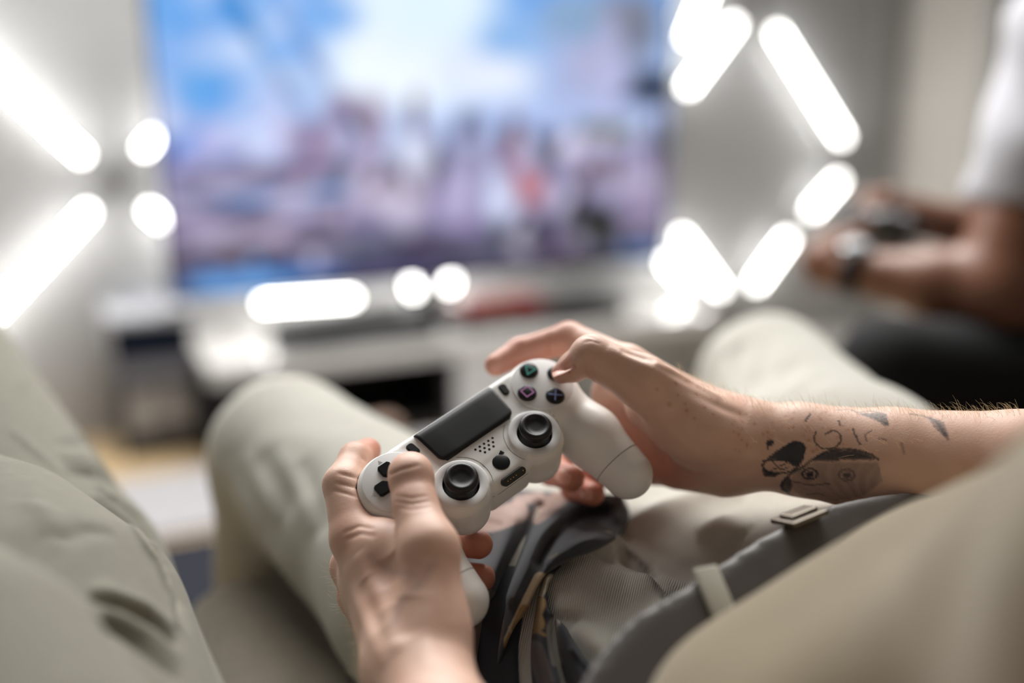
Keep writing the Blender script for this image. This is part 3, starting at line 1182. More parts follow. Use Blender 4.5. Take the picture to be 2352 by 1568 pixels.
# touch pad: lofted rows, folding over the top edge
rows = [(16.6, -1.0, 22.8), (16.7, 0.4, 23.0), (17.1, 1.0, 23.6), (17.9, 1.3, 24.9), (19.2, 1.35, 25.9), (20.6, 1.35, 26.4), (25, 1.35, 26.7), (30, 1.35, 27.0), (35.5, 1.3, 27.4), (37.6, 1.15, 27.5), (39.4, 0.6, 27.6), (41.0, -0.6, 27.7), (42.0, -2.6, 27.7), (42.4, -6.0, 27.7)]
V, Fc = [], []
xs = [-1, -0.985, -0.93, -0.5, 0, 0.5, 0.93, 0.985, 1]
for y, z, hw in rows:
    for i, f in enumerate(xs):
        e = (0.9 if abs(f) == 1 else 0.25 if abs(f) == 0.985 else 0)
        V.append((f * hw, y, z - e))
nx_ = len(xs)
for j in range(len(rows) - 1):
    for i in range(nx_ - 1):
        Fc.append((j * nx_ + i, j * nx_ + i + 1, (j + 1) * nx_ + i + 1, (j + 1) * nx_ + i))
m_pad = mat('touchpad_dots', (22, 22, 24), 0.5, spec=0.3)
nt = m_pad.node_tree
tcn = nt.nodes.new('ShaderNodeTexCoord')
sep = nt.nodes.new('ShaderNodeVectorMath')
sep.operation = 'SCALE'
sep.inputs['Scale'].default_value = 1 / 0.00125
fr = nt.nodes.new('ShaderNodeVectorMath')
fr.operation = 'FRACTION'
sb_ = nt.nodes.new('ShaderNodeVectorMath')
sb_.operation = 'SUBTRACT'
sb_.inputs[1].default_value = (0.5, 0.5, 0.5)
ml = nt.nodes.new('ShaderNodeVectorMath')
ml.operation = 'MULTIPLY'
ml.inputs[1].default_value = (1, 1, 0)
ln = nt.nodes.new('ShaderNodeVectorMath')
ln.operation = 'LENGTH'
lt = nt.nodes.new('ShaderNodeMath')
lt.operation = 'LESS_THAN'
lt.inputs[1].default_value = 0.24
mx = nt.nodes.new('ShaderNodeMix')
mx.data_type = 'RGBA'
mx.inputs[6].default_value = lin((26, 26, 28)) + (1,)
mx.inputs[7].default_value = lin((7, 7, 8)) + (1,)
nt.links.new(tcn.outputs['Object'], sep.inputs[0])
nt.links.new(sep.outputs[0], fr.inputs[0])
nt.links.new(fr.outputs[0], sb_.inputs[0])
nt.links.new(sb_.outputs[0], ml.inputs[0])
nt.links.new(ml.outputs[0], ln.inputs[0])
nt.links.new(ln.outputs['Value'], lt.inputs[0])
nt.links.new(lt.outputs[0], mx.inputs[0])
nt.links.new(mx.outputs[2], nt.nodes['Principled BSDF'].inputs['Base Color'])
cpart('touchpad', V, Fc, m_pad)
# light bar behind the touch pad edge
bm = box_bm((46, 3, 7), 1.0, 3)
bmesh.ops.translate(bm, vec=(0, 41.0, -11), verts=bm.verts)
cbm('light_bar', bm, mat('bar_clear', (230, 235, 245), 0.1))

# small buttons beside the touch pad
for sx in (-1, 1):
    for nm, gr, zz, mm in (('menu_button_gap', 0.45, 0.0, mat('gap_dark')), ('menu_button', 0, 1.0, mat('menu_black', (34, 34, 35), 0.35))):
        pl = []
        hw, hh = 2.1 + gr, 3.7 + gr
        for cxs, cys, a0 in ((1, 1, 0), (-1, 1, 90), (-1, -1, 180), (1, -1, 270)):
            for k in range(5):
                a = math.radians(a0 + 22.5 * k)
                pl.append((cxs * (hw - 1.9) + 1.9 * math.cos(a), cys * (hh - 1.9) + 1.9 * math.sin(a)))
        tilt = math.radians(6 * -sx)
        pl = [(sx * 33.2 + x * math.cos(tilt) - y * math.sin(tilt), 34.2 + x * math.sin(tilt) + y * math.cos(tilt)) for x, y in pl]
        z = ztop(sx * 33.2, 33)
        prism(nm, pl, z - 2, z + (0.12 if gr else 0.9), mm, bev=0.0 if gr else 0.5, smooth=False)

# home button, speaker holes
zc_ = ztop(0, -2.3)
disc('home_button', 0, -2.3, 5.0, zc_ - 1.5, zc_ + 0.5, m_blk, bev=0.5)
prism('home_button_chip', [(3.2, 1.0), (5.2, 1.2), (4.4, 3.6), (2.2, 2.4)], zc_ - 0.5, zc_ + 0.55, m_blk)
hole_me = None
for r_, n_ in enumerate((5, 4, 3)):
    for k in range(n_):
        x = (k - (n_ - 1) / 2) * 3.1
        y = 12.6 - r_ * 2.3
        if hole_me is None:
            o = disc('speaker_hole', 0, 0, 0.72, -1.2, 0.1, mat('hole_black', (18, 17, 16), 0.9), bev=0.05, n=14)
            hole_me = o.data
        else:
            o = bpy.data.objects.new('speaker_hole', hole_me)
            C.objects.link(o)
            o.parent = ctl
        o.location = Vector((x, y, ztop(x, y))) / 1000

# extension port on the lower edge with gold pins
pe = empty('port_pivot', (0, 0, 0))
C.objects.unlink(pe)
bpy.data.objects.remove(pe)
tl = math.radians(42)
pc = np.array([0, -13.3, -2.0])
ey, ez = np.array([0, math.cos(tl), math.sin(tl)]), np.array([0, -math.sin(tl), math.cos(tl)])


def port_prism(name, x0, hw, hh, z0, z1, m, parent=ctl, y0=0.0):
    pl = []
    r = min(hw, hh)
    for sxx, a0 in ((1, -90), (-1, 90)):
        for k in range(9):
            a = math.radians(a0 + 22.5 * k)
            pl.append((x0 + sxx * (hw - r) + r * math.cos(a), y0 + r * math.sin(a)))
    n = len(pl)
    V = [pc + np.array([x, 0, 0]) + y * ey + z0 * ez for x, y in pl] + [pc + np.array([x, 0, 0]) + y * ey + z1 * ez for x, y in pl]
    Fc = [(i, (i + 1) % n, n + (i + 1) % n, n + i) for i in range(n)] + [tuple(range(n, 2 * n)), tuple(range(n))[::-1]]
    return cpart(name, V, Fc, m, parent, smooth=False)


pp = port_prism('extension_port', 0, 8.2, 2.3, -3, 0.35, mat('port_black', (9, 9, 9), 0.4))
for k in range(5):
    port_prism('port_pin', -4.6 + 2.0 * k + (3.0 if k == 4 else 0), 0.28, 0.28, 0.3, 0.42, mat('pin_gold', (220, 160, 90), 0.3, metal=0.8), pp)

# EXT lettering above the port
fc = bpy.data.curves.new('letters', 'FONT')
fc.body = 'EXT'
fc.size = 3.0
fc.extrude = 0.05
fc.align_x = 'CENTER'
fo = bpy.data.objects.new('port_lettering', fc)
C.objects.link(fo)
dg = bpy.context.evaluated_depsgraph_get()
me = bpy.data.meshes.new_from_object(fo.evaluated_get(dg))
bpy.data.objects.remove(fo)
me.transform(Matrix.Translation((-1.5, -11.4, ztop(-1.5, -10.3) + 0.05)))
me.transform(Matrix.Scale(0.001, 4))
me.materials.clear()
me.materials.append(mat('letter_grey', (198, 194, 186), 0.6))
fo = bpy.data.objects.new('port_lettering', me)
C.objects.link(fo)
fo.parent = ctl

# shoulder buttons and triggers
for sx in (-1, 1):
    bm = box_bm((27, 7, 7.5), 2.2, 3)
    bmesh.ops.translate(bm, vec=(sx * 52.5, 39.8, -11.2), verts=bm.verts)
    cbm('bumper', bm, m_blk)
    bm = box_bm((24, 12, 12), 4.5, 4)
    bmesh.ops.translate(bm, vec=(sx * 53.5, 39.5, -23), verts=bm.verts)
    cbm('trigger', bm, m_blk, smooth=True)


def seam(pts, r=0.22, name='seam'):
    V, Fc = tube_mesh(np.asarray(pts), r, 6)
    cpart(name, V, Fc, m_seam)


# seam around each grip end, and along the lower edge between the pods
for sx in (-1, 1):
    ring = []
    cen, axd = np.array([sx * 62.0, -36, -20]), unit([sx * 0.02, -1, -0.13])
    e1 = unit(np.cross(axd, [0, 0, 1]))
    e2 = np.cross(axd, e1)
    tiltv = axd * 0.0
    for k in range(41):
        a = 2 * math.pi * k / 40
        dr_ = math.cos(a) * e1 + math.sin(a) * e2
        h = shell_bvh.ray_cast(Vector(cen + dr_ * 40), Vector(-dr_))
        ring.append(np.array(h[0]))
    seam(ring, 0.2)
    # line where the stick pod meets the shell
    ring = []
    for k in range(27):
        a = math.radians(-200 + 10 * k) if sx < 0 else math.radians(20 - 10 * k)
        p = np.array([sx * 26.6 + 17.7 * math.cos(a), 17.7 * math.sin(a), 0.0])
        if p[1] < -9:
            continue
        ring.append((p[0], p[1], ztop(p[0], p[1]) + 0.02))
    brk = [i for i in range(1, len(ring)) if np.linalg.norm(np.subtract(ring[i], ring[i - 1])) > 6]
    segs = np.split(np.array(ring), brk)
    for sg in segs:
        if len(sg) > 2:
            seam(sg, 0.13)
zz = [(x, -15.2, 0) for x in np.linspace(-14, 14, 9)]
ring = []
for x, y, _ in zz:
    h = shell_bvh.ray_cast(Vector((x, -40, -9.5)), Vector((0, 1, 0)))
    if h[0]:
        ring.append(np.array(h[0]))
seam(ring, 0.15)
# ------------------------------------------------------------------ the nearest person: arms and hands in fine detail, rest coarser
VIEW = FWD
SKIN = (216, 178, 158)
m_skin = mat('skin', SKIN, 0.48, attr=True, sss=0.08, bump=(900, 0.18, 0.0006), spec=0.4)
m_nail = mat('nail', (222, 168, 150), 0.28, sss=0.1)

DEBUG_PTS = []


def Pm(lst):
    return [P(*p) for p in lst]


# --- left hand -------------------------------------------------------------
LW = P(956, 1535, .472)
LE = K(.05, -.24, -.22)
L_th = Pm([(985, 1440, .478), (985, 1262, .492), (954, 1160, .511), (942, 1088, .526)])
L_ix = Pm([(818, 1236, .530), (787, 1112, .548), (815, 1052, .568), (846, 1034, .586)])
L_md = Pm([(812, 1300, .548), (880, 1240, .592), (1008, 1238, .582), (1100, 1250, .560)])
L_rg = Pm([(826, 1365, .556), (892, 1325, .596), (1012, 1318, .582), (1106, 1327, .558)])
L_lt = Pm([(856, 1425, .556), (912, 1405, .588), (985, 1400, .585), (1040, 1402, .577)])
allp = np.array([LW, *L_th, *L_ix, *L_md, *L_rg, *L_lt, LW + unit(LE - LW) * .10])
HL = Grid(allp.min(0) - .035, allp.max(0) + .035, .00105)
k1 = .007
# palm and wrist
fa = unit(LE - LW)
HL.limb([LW + fa * .15, LW + fa * .05, LW], [.0285, .0245, .0242], k1, w=VIEW, f=1.12)
HL.cone(LW, P(938, 1440, .498), .0242, .0232, .012)
HL.cone(P(938, 1440, .500), P(912, 1330, .522), .0232, .0228, .012)
for kn, r0, r1 in ((L_ix[0], .016, .0135), (L_md[0], .016, .0125), (L_rg[0], .015, .0120), (L_lt[0], .014, .0112)):
    HL.cone(P(932, 1470, .498), kn, r0, r1, .010)
HL.cone(P(880, 1330, .530), P(890, 1260, .520), .018, .0135, .012)
# thumb
HL.cone(P(955, 1500, .480), L_th[0], .0195, .0178, .010)
HL.cone(L_th[0], L_th[1], .0178, .0146, .010)
HL.cone(L_th[1], L_th[2], .0146, .0112, .006)
HL.cone(L_th[2], L_th[3], .0112, .0116, .004)
HL.ball(P(945, 1092, .521), .0112, .004)
# web between thumb and index
HL.cone(P(950, 1300, .506), P(872, 1245, .524), .0125, .0095, .010)
# fingers
for ch, rr in ((L_ix, (.0135, .0104, .0086, .0075)), (L_md, (.0120, .0100, .0088, .0080)), (L_rg, (.0115, .0096, .0086, .0079)), (L_lt, (.0105, .0085, .0074, .0066))):
    HL.limb(ch, rr, .004)
HL.carve(csdf, .0002)
lv, lq = HL.mesh(2)
lv, lq = largest(lv, lq)
SL = Surf(lv, lq)

# --- right hand ------------------------------------------------------------
RWr = P(1700, 1020, .585)
RE = P(2600, 1140, .545)
R_th = Pm([(1610, 985, .570), (1478, 878, .566), (1357, 816, .568), (1291, 856, .579)])
R_ix = Pm([(1440, 842, .606), (1308, 777, .636), (1195, 808, .634), (1139, 838, .624)])
R_md = Pm([(1490, 905, .634), (1340, 985, .668), (1266, 1080, .632), (1312, 1098, .604)])
R_rg = Pm([(1525, 970, .640), (1400, 1080, .668), (1320, 1120, .640), (1362, 1134, .612)])
R_lt = Pm([(1555, 1040, .636), (1470, 1080, .655), (1410, 1090, .645), (1400, 1080, .628)])
allp = np.array([RWr, RE, *R_th, *R_ix, *R_md, *R_rg, *R_lt])
HR = Grid(allp.min(0) - [.035, .05, .05], allp.max(0) + [.05, .05, .05], .00105)
ra = unit(RE - RWr)
HR.limb([RE + ra * .05, RE, P(2350, 1105, .548), P(2050, 1065, .566), P(1840, 1032, .578), RWr], [.048, .046, .0385, .0310, .0262, .0243], .006, w=VIEW, f=1.18)
HR.cone(RWr, P(1610, 985, .592), .0258, .022, .010, w=VIEW, f=1.15)
# back of the hand
for w0, kn, r0, r1 in (((1665, 965, .592), R_ix[0], .0145, .0125), ((1660, 990, .602), R_md[0], .0145, .0125), ((1660, 1020, .606), R_rg[0], .0145, .012), ((1660, 1050, .602), R_lt[0], .014, .0115)):
    HR.cone(P(*w0), kn, r0, r1, .010)
HR.cone(P(1655, 1062, .594), P(1560, 1064, .618), .0195, .0165, .012)
# thumb
HR.cone(P(1680, 1015, .578), R_th[0], .0215, .0195, .012)
HR.cone(R_th[0], R_th[1], .0195, .0148, .010)
HR.cone(R_th[1], R_th[2], .0148, .0118, .006)
HR.cone(R_th[2], P(1318, 842, .575), .0112, .0086, .003)
HR.cone(P(1318, 842, .575), R_th[3], .0086, .0064, .003)
HR.cone(P(1570, 985, .582), P(1490, 935, .590), .0170, .0135, .012)
HR.cone(P(1500, 900, .590), P(1440, 850, .605), .012, .0105, .012)
HR.cone(P(1520, 930, .622), P(1455, 985, .640), .017, .016, .010)
HR.cone(P(1470, 900, .612), P(1410, 920, .640), .013, .013, .010)
HR.cone(P(1440, 872, .612), P(1398, 900, .630), .012, .011, .008)
HR.cone(P(1540, 1000, .622), P(1500, 1060, .634), .017, .015, .010)
for ch, rr in ((R_ix, (.0125, .0103, .0088, .0072)), (R_md, (.0120, .0100, .0092, .0082)), (R_rg, (.0115, .0096, .0086, .0074)), (R_lt, (.0105, .0085, .0072, .0065))):
    HR.limb(ch, rr, .004)
HR.carve(csdf, .0002)
rv, rq = HR.mesh(2)
rv, rq = largest(rv, rq)
SR = Surf(rv, rq)
# ------------------------------------------------------------------ trunk, clothes
LAT = unit([-.73, 0, .68])                      # camera axes: his left
AX = unit([.24, .6, .75])                       # along his spine, upward
B0c = np.array([.16, -.098, -.55])              # belt buckle
PELV = np.array([.215, -.19, -.475])


def Kc(v):
    return K(*v)


def axis_w(v):
    return v[0] * RIGHT + v[1] * UP - v[2] * FWD


AXW = axis_w(AX)
B0 = Kc(B0c)
SHC = np.array([.28, .03, -.11])
SHL, SHR = np.array([.14, 0, .02]), np.array([.42, .02, -.24])
HIPL, HIPR = PELV + .118 * LAT, PELV - .10 * LAT + np.array([0, -.03, 0])


def trunk(g, off, bel=.098):
    g.cone(Kc(HIPL), Kc(HIPR), .101 + off, .101 + off)
    bl, br = np.array([.20, -.165, -.40]), np.array([.27, -.20, -.47])
    g.cone(Kc(bl), Kc(br), bel + off, bel + off, .04)
    g.cone(Kc((bl + br) / 2), Kc([.235, -.10, -.26]), .125 + off, .118 + off, .05)
    g.cone(Kc([.235, -.10, -.26]), Kc(SHC), .118 + off, .105 + off, .05)
    g.cone(Kc(SHL * .85 + SHC * .15), Kc(SHR * .85 + SHC * .15), .066 + off, .066 + off, .05)


KNL, KNR = K(-.195, -.100, -.87), K(.245, -.041, -.95)
ANL, ANR = np.array([-.262, .90, .10]), np.array([.25, 1.02, .10])
THL, THR = K(.120, -.255, -.505), K(.27, -.215, -.56)


def legs(g, off):
    ml = THL * .5 + KNL * .5 + np.array([0, 0, .006])
    mr = THR * .5 + KNR * .5 + np.array([0, 0, .006])
    g.limb([THL, ml, KNL], [.085 + off, .072 + off, .056 + off], .03)
    g.limb([K(.195, -.185, -.575), K(.205, -.115, -.76)], [.066 + off, .066 + off], .05)
    g.limb([K(.185, -.195, -.58), K(.06, -.150, -.75)], [.055 + off, .050 + off], .05)
    g.limb([THR, mr, KNR], [.094 + off, .074 + off, .054 + off], .03)
    g.limb([KNL, ANL], [.054 + off, .040 + off], .02)
    g.limb([KNR, ANR], [.052 + off, .040 + off], .02)


def subdivide(V, Q):
    e = np.concatenate([Q[:, [0, 1]], Q[:, [1, 2]], Q[:, [2, 3]], Q[:, [3, 0]]])
    e.sort(1)
    u, inv = np.unique(e[:, 0] * len(V) + e[:, 1], return_inverse=True)
    mid = (V[u // len(V)] + V[u % len(V)]) / 2
    n, m = len(V), len(Q)
    ed = n + inv.reshape(4, m).T
    ce = n + len(u) + np.arange(m)
    V2 = np.vstack([V, mid, V[Q].mean(1)])
    Q2 = np.concatenate([np.stack([Q[:, i], ed[:, i], ce, ed[:, i - 1]], 1) for i in range(4)])
    return V2, Q2


me1 = empty('person', Kc(PELV) - [0, 0, .12], 'person in a beige T-shirt and pale olive trousers holding the white gamepad', 'person', 'people on the sofas')

TROU = (202, 199, 187)
m_trou = mat('trouser_twill', TROU, 0.9, attr=True, noise=(90, 0.05), wave=(240, 0.9, (0, 0, 0.25)), sheen=0.25)
gt = Grid(np.array([-.42, .16, -.0]), np.array([.52, 1.16, .86]), .0045)
trunk(gt, .006)
legs(gt, .010)
gt.cut(B0, AXW)
tv_, tq_ = gt.mesh(2)
tv_, tq_ = largest(tv_, tq_)
tv_, tq_ = subdivide(tv_, tq_)
tv_ = relax(tv_, tq_, 2)
ST = Surf(tv_, tq_)
# fold lines of the lap and knees
for px, r, a in [
    # seam of the fly and the crotch folds
    ([(1432, 1258), (1470, 1290), (1500, 1330), (1540, 1400), (1572, 1452)], .0035, -.0030),
    ([(1425, 1262), (1452, 1292), (1500, 1305)], .006, -.0060),
    ([(1290, 1300), (1340, 1268), (1400, 1252), (1440, 1262)], .008, .0070),
    ([(1480, 1320), (1520, 1380), (1520, 1470), (1490, 1560)], .012, .0070),
    ([(1360, 1290), (1330, 1360), (1305, 1420)], .014, .0050),
    ([(1560, 1330), (1640, 1290), (1720, 1262), (1790, 1250)], .014, -.0050),
    ([(1440, 1230), (1540, 1170), (1640, 1130), (1720, 1120)], .014, .0050),
    ([(1600, 1230), (1660, 1210), (1700, 1230)], .010, .0040),
    ([(1500, 1460), (1440, 1540), (1420, 1600)], .010, -.0050),
    ([(1320, 1440), (1390, 1500), (1450, 1568)], .007, .0040),
    ([(1600, 1420), (1560, 1480), (1500, 1560)], .008, .004),
    # left knee and thigh
    ([(520, 1070), (560, 1150), (610, 1240), (680, 1330)], .010, .0060),
    ([(500, 1110), (540, 1190), (590, 1270)], .012, -.0070),
    ([(600, 1040), (640, 1110), (670, 1180)], .009, -.0045),
    ([(640, 1040), (690, 1130), (720, 1220)], .009, .0045),
    ([(690, 1060), (725, 1140), (745, 1230)], .008, -.0045),
    ([(560, 1040), (600, 1120), (640, 1200)], .008, .0040),
    # right knee
    ([(1640, 800), (1630, 860), (1650, 930)], .009, -.0050),
    ([(1700, 790), (1690, 850), (1700, 920)], .009, -.0050),
    ([(1760, 800), (1740, 860), (1740, 930)], .008, -.0045),
    ([(1830, 830), (1790, 880), (1770, 930)], .009, -.0045),
    ([(1670, 780), (1660, 850), (1670, 930)], .009, .0035),
    ([(1900, 860), (1850, 890), (1810, 930)], .010, -.004),
]:
    ST.press(px, r, a * (.5 if px[0][0] < 800 or (px[0][1] < 900) else 1.5))
ST.V = ST.V + ST.N * (0.0007 * np.sin(ST.V[:, [0]] * 61 + np.sin(ST.V[:, [1]] * 43) * 2) * np.sin(ST.V[:, [2]] * 57 + ST.V[:, [1]] * 31))
ST.tree()
tcol = np.tile(np.array(lin(TROU)), (len(ST.V), 1))
ST.paint(tcol, [(1432, 1258), (1470, 1290), (1500, 1330), (1540, 1400), (1572, 1452)], .0020, (96, 92, 80), .8)
make('trousers', ST.V, ST.Q, m_trou, me1, tcol)

# belt: a band on the trunk between two planes
gb = Grid(np.array([-.02, .22, .38]), np.array([.50, .78, .86]), .003)
trunk(gb, .012)
gb.cut(B0 + AXW * .036, AXW)
gb.cut(B0 - AXW * .001, -AXW)
bv, bq = gb.mesh(5)
m_belt = mat('belt_leather', (82, 77, 74), 0.5, noise=(60, 0.1))
belt = make('belt', bv, bq, m_belt, me1)
SB = Surf(bv, bq)


def frame_at(S, u, v):
    """point, normal and two tangents (image right, image up) on a surface"""
    c = S.at(u, v)
    i = np.argmin(((S.V - c) ** 2).sum(1))
    n = S.N[i]
    t = unit(RIGHT - n * (RIGHT @ n))
    return c, n, t, np.cross(n, t)


try:
    bu = next((1838 + k, 1195 + k) for k in range(0, 200, 6) if SB.at(1838 + k, 1195 + k) is not None)
    c, n, t, b2 = frame_at(SB, *bu)
    ax2 = unit(AXW - n * (AXW @ n))
    la2 = np.cross(ax2, n)
    for nm, w_, h_, d_, off in (('buckle', .024, .018, .003, .002), ('buckle_plate', .018, .010, .003, .004)):
        bm = box_bm((w_, h_, d_), .0012, 2)
        M = Matrix((tuple(la2) + (0,), tuple(ax2) + (0,), tuple(n) + (0,), (0, 0, 0, 1))).transposed()
        M.translation = Vector(c + n * off)
        from_bm(nm, bm, mat('buckle_metal', (104, 96, 86), 0.4, metal=0.8), belt, M=M)
except Exception:
    pass
# belt loops
for u, v in ((1655, 1400),):
    q = SB.at(u, v)
    if q is None:
        continue
    c, n, t, b2 = frame_at(SB, u, v)
    ax2 = unit(AXW - n * (AXW @ n))
    la2 = np.cross(ax2, n)
    bm = box_bm((.013, .042, .003), .0012, 2)
    M = Matrix((tuple(la2) + (0,), tuple(ax2) + (0,), tuple(n) + (0,), (0, 0, 0, 1))).transposed()
    M.translation = Vector(c + n * .0015)
    from_bm('belt_loop', bm, mat('loop_twill', (176, 173, 160), 0.9), me1, M=M, smooth=True)

# T-shirt
m_tee = mat('tee_cotton', (128, 116, 94), 0.9, noise=(40, 0.05), bump=(1200, 0.3, 0.0006), sheen=0.2)
gs_ = Grid(np.array([-.02, -.26, .40]), np.array([.62, .70, 1.10]), .0055)
trunk(gs_, -.016, .107)
LEc, REc = np.array([.05, -.24, -.22]), (RE - CAM)
gs_.cone(Kc(SHL), Kc(SHL * .45 + LEc * .55), .064, .062, .03)
gs_.cone(Kc(SHR), Kc(SHR) * .5 + RE * .5, .064, .064, .03)
gs_.cut(B0 + AXW * .026, -AXW)
gs_.ball(Kc([.33, .10, -.05]), .062, .02, sub=True)
sv, sq = gs_.mesh(2)
sv, sq = largest(sv, sq)
sn_ = normals(sv, sq)
ph = sv @ AXW
sv = sv + sn_ * (0.004 * np.sin(ph * 70 + 3 * np.sin(sv[:, 0] * 20)) * np.sin(sv[:, 1] * 25 + sv[:, 2] * 31))[:, None]
make('t_shirt', sv, sq, m_tee, me1)

# coarse rest of the body: upper arms, neck, head (all outside this view), joined with the fine arms below
gB = Grid(np.array([-.08, -.36, .38]), np.array([.66, .72, 1.34]), .007)
gB.limb([Kc(SHL), Kc(LEc), LE * .55 + LW * .45], [.054, .042, .029], .02)
gB.limb([Kc(SHR), RE, RE * .8 + RWr * .2], [.054, .045, .040], .02)
trunk(gB, -.030)
gB.cut(B0 + AXW * -.06, -AXW)
NK, HD = Kc([.32, .10, -.02]), Kc([.36, .26, .06])
gB.cone(Kc(SHC), NK, .07, .056, .05)
gB.cone(NK, HD, .056, .060, .02)
FC = axis_w(unit([-.55, -.25, -.75]))            # where the face looks
UPH = unit(np.array([.1, 0, 1.0]) - FC * (np.array([.1, 0, 1.0]) @ FC))
SDH = np.cross(FC, UPH)
gB.cone(HD + UPH * .03 - FC * .015, HD + UPH * .02 + FC * .02, .082, .075, .02)
gB.cone(HD - UPH * .035 + FC * .03, HD - UPH * .07 + FC * .05, .058, .038, .03)
gB.cone(HD + UPH * .01 + FC * .088, HD - UPH * .025 + FC * .105, .010, .014, .015)
for s_ in (-1, 1):
    gB.ball(HD + UPH * .012 + FC * .092 + SDH * .032 * s_, .014, .01, sub=True)
    gB.cone(HD + UPH * .02 + SDH * .082 * s_, HD - UPH * .02 + SDH * .08 * s_ + FC * .008, .014, .010, .006)
gB.cone(HD - UPH * .052 + FC * .084 + SDH * .02, HD - UPH * .052 + FC * .084 - SDH * .02, .008, .008, .006)
bV, bQ = gB.mesh(2)

# ------------------------------------------------------------------ skin detail: tendons, creases, veins, freckles, tattoo
for px, r, a in [
    ([(822, 1270), (850, 1340), (885, 1420), (915, 1500)], .0045, .0016),
    ([(790, 1300), (815, 1370), (850, 1450), (885, 1530)], .0040, .0012),
    ([(895, 1275), (905, 1330), (890, 1390)], .0075, -.0022),
    ([(840, 1330), (862, 1390), (880, 1440)], .0050, -.0016),
    ([(925, 1370), (912, 1420), (920, 1470)], .0090, -.0012),
    ([(990, 1280), (985, 1380), (980, 1470), (985, 1540)], .0050, .0014),
    ([(890, 1092), (920, 1078), (968, 1066)], .0011, -.0006),
    ([(905, 1150), (945, 1158), (990, 1150)], .0012, -.0005),
    ([(905, 1138), (945, 1144), (985, 1138)], .0010, -.0004),
    ([(910, 1164), (945, 1170), (992, 1162)], .0010, -.0004),
    ([(772, 1085), (800, 1092), (832, 1100)], .0012, -.0007),
    ([(768, 1108), (795, 1114), (825, 1122)], .0010, -.0005),
    ([(765, 1125), (792, 1132), (822, 1142)], .0010, -.0005),
    ([(828, 1050), (842, 1056)], .0012, -.0008),
    ([(790, 1240), (830, 1225), (865, 1232)], .0014, -.0005),
    ([(785, 1225), (825, 1208), (860, 1215)], .0012, -.0005),
]:
    SL.press(px, r, a)
SL.tree()
for px, r, a in [
    ([(1330, 828), (1345, 850), (1362, 872), (1385, 892)], .0013, -.0011),
    ([(1350, 822), (1356, 845), (1366, 864)], .0011, -.0007),
    ([(1335, 775), (1352, 772), (1372, 780)], .0009, -.0004),
    ([(1340, 786), (1358, 782), (1380, 790)], .0009, -.0004),
    ([(1262, 762), (1262, 790), (1268, 815)], .0014, -.0009),
    ([(1195, 785), (1194, 800), (1192, 815)], .0012, -.0006),
    ([(1395, 800), (1470, 835), (1560, 880), (1650, 925)], .0035, .0014),
    ([(1425, 806), (1465, 818), (1505, 834)], .0030, -.0012),
    ([(1500, 850), (1580, 890), (1660, 935), (1720, 960)], .0040, -.0014),
    ([(1480, 825), (1540, 850), (1600, 885), (1660, 915)], .0028, .0012),
    ([(1505, 1030), (1548, 1060), (1600, 1072), (1650, 1070)], .0040, -.0016),
    ([(1600, 990), (1680, 1000), (1760, 1010)], .0060, .0012),
    ([(1640, 1040), (1720, 1050), (1800, 1070)], .0040, .0009),
    ([(1545, 1095), (1600, 1085), (1660, 1090)], .0030, -.0008),
    ([(1430, 840), (1460, 870), (1480, 905)], .0012, -.0003),
    ([(1400, 850), (1440, 890), (1450, 930)], .0050, .0008),
]:
    SR.press(px, r, a)
SR.tree()
lc = np.tile(np.array(lin(SKIN)), (len(SL.V), 1))
rc = np.tile(np.array(lin(SKIN)), (len(SR.V), 1))
# gentle mottling
for S, c_ in ((SL, lc), (SR, rc)):
    V = S.V
    f = np.sin(V[:, 0] * 310 + 2 * np.sin(V[:, 2] * 190)) * np.sin(V[:, 2] * 260 + 1.7 * np.sin(V[:, 1] * 210)) * np.sin(V[:, 1] * 230)
    c_ *= (1 + 0.05 * f[:, None] * np.array([0.6, 1.2, 1.3]))


def tint(S, c_, p, r, rgb, a):
    w = a * np.exp(-((S.V - p) ** 2).sum(1) / r ** 2)
    c_ += (np.array(lin(rgb)) - c_) * w[:, None]


RED = (205, 128, 108)
for ch in (L_ix, L_md, L_rg, L_lt):
    tint(SL, lc, ch[0], .014, RED, .35)
    tint(SL, lc, ch[3], .024, (186, 108, 82), .75)
tint(SL, lc, L_th[3], .012, RED, .40)
tint(SL, lc, L_th[2], .012, RED, .30)
tint(SL, lc, P(915, 1405, .49), .016, (176, 118, 96), .5)
SL.paint(lc, [(1000, 1290), (960, 1345), (925, 1372), (905, 1430)], .0022, (176, 150, 142), .5)
SL.paint(lc, [(850, 1275), (890, 1310), (950, 1322)], .0022, (180, 150, 142), .5)
for ch, a in ((R_md, .85), (R_rg, .9), (R_lt, .8)):
    tint(SR, rc, ch[3], .026, (196, 122, 100), a * .85)
    tint(SR, rc, ch[2], .022, (196, 122, 100), a * .85)
for p in (R_ix[1], R_ix[2], R_ix[3]):
    tint(SR, rc, p, .024, (206, 134, 114), .55)
tint(SR, rc, R_th[3], .009, RED, .45)
tint(SR, rc, R_th[2], .009, RED, .25)
tint(SR, rc, P(1530, 1080, .60), .022, (200, 130, 112), .6)
tint(SR, rc, P(1690, 932, .575), .006, (206, 120, 100), .5)
for u, v in ((1509, 894), (1557, 907), (1537, 928), (1574, 927), (1577, 942), (1618, 936), (1650, 906), (1638, 951), (1705, 968), (1552, 880), (1600, 905), (1595, 960)):
    SR.paint(rc, [(u, v)], rng.uniform(.0007, .0013), (168, 108, 76), .55)
for k in range(90):
    SR.paint(rc, [(rng.uniform(1680, 1960), rng.uniform(935, 1040))], rng.uniform(.0005, .0011), (176, 112, 76), rng.uniform(.3, .7))
# tattoo: ink in the skin
INK = (44, 48, 58)


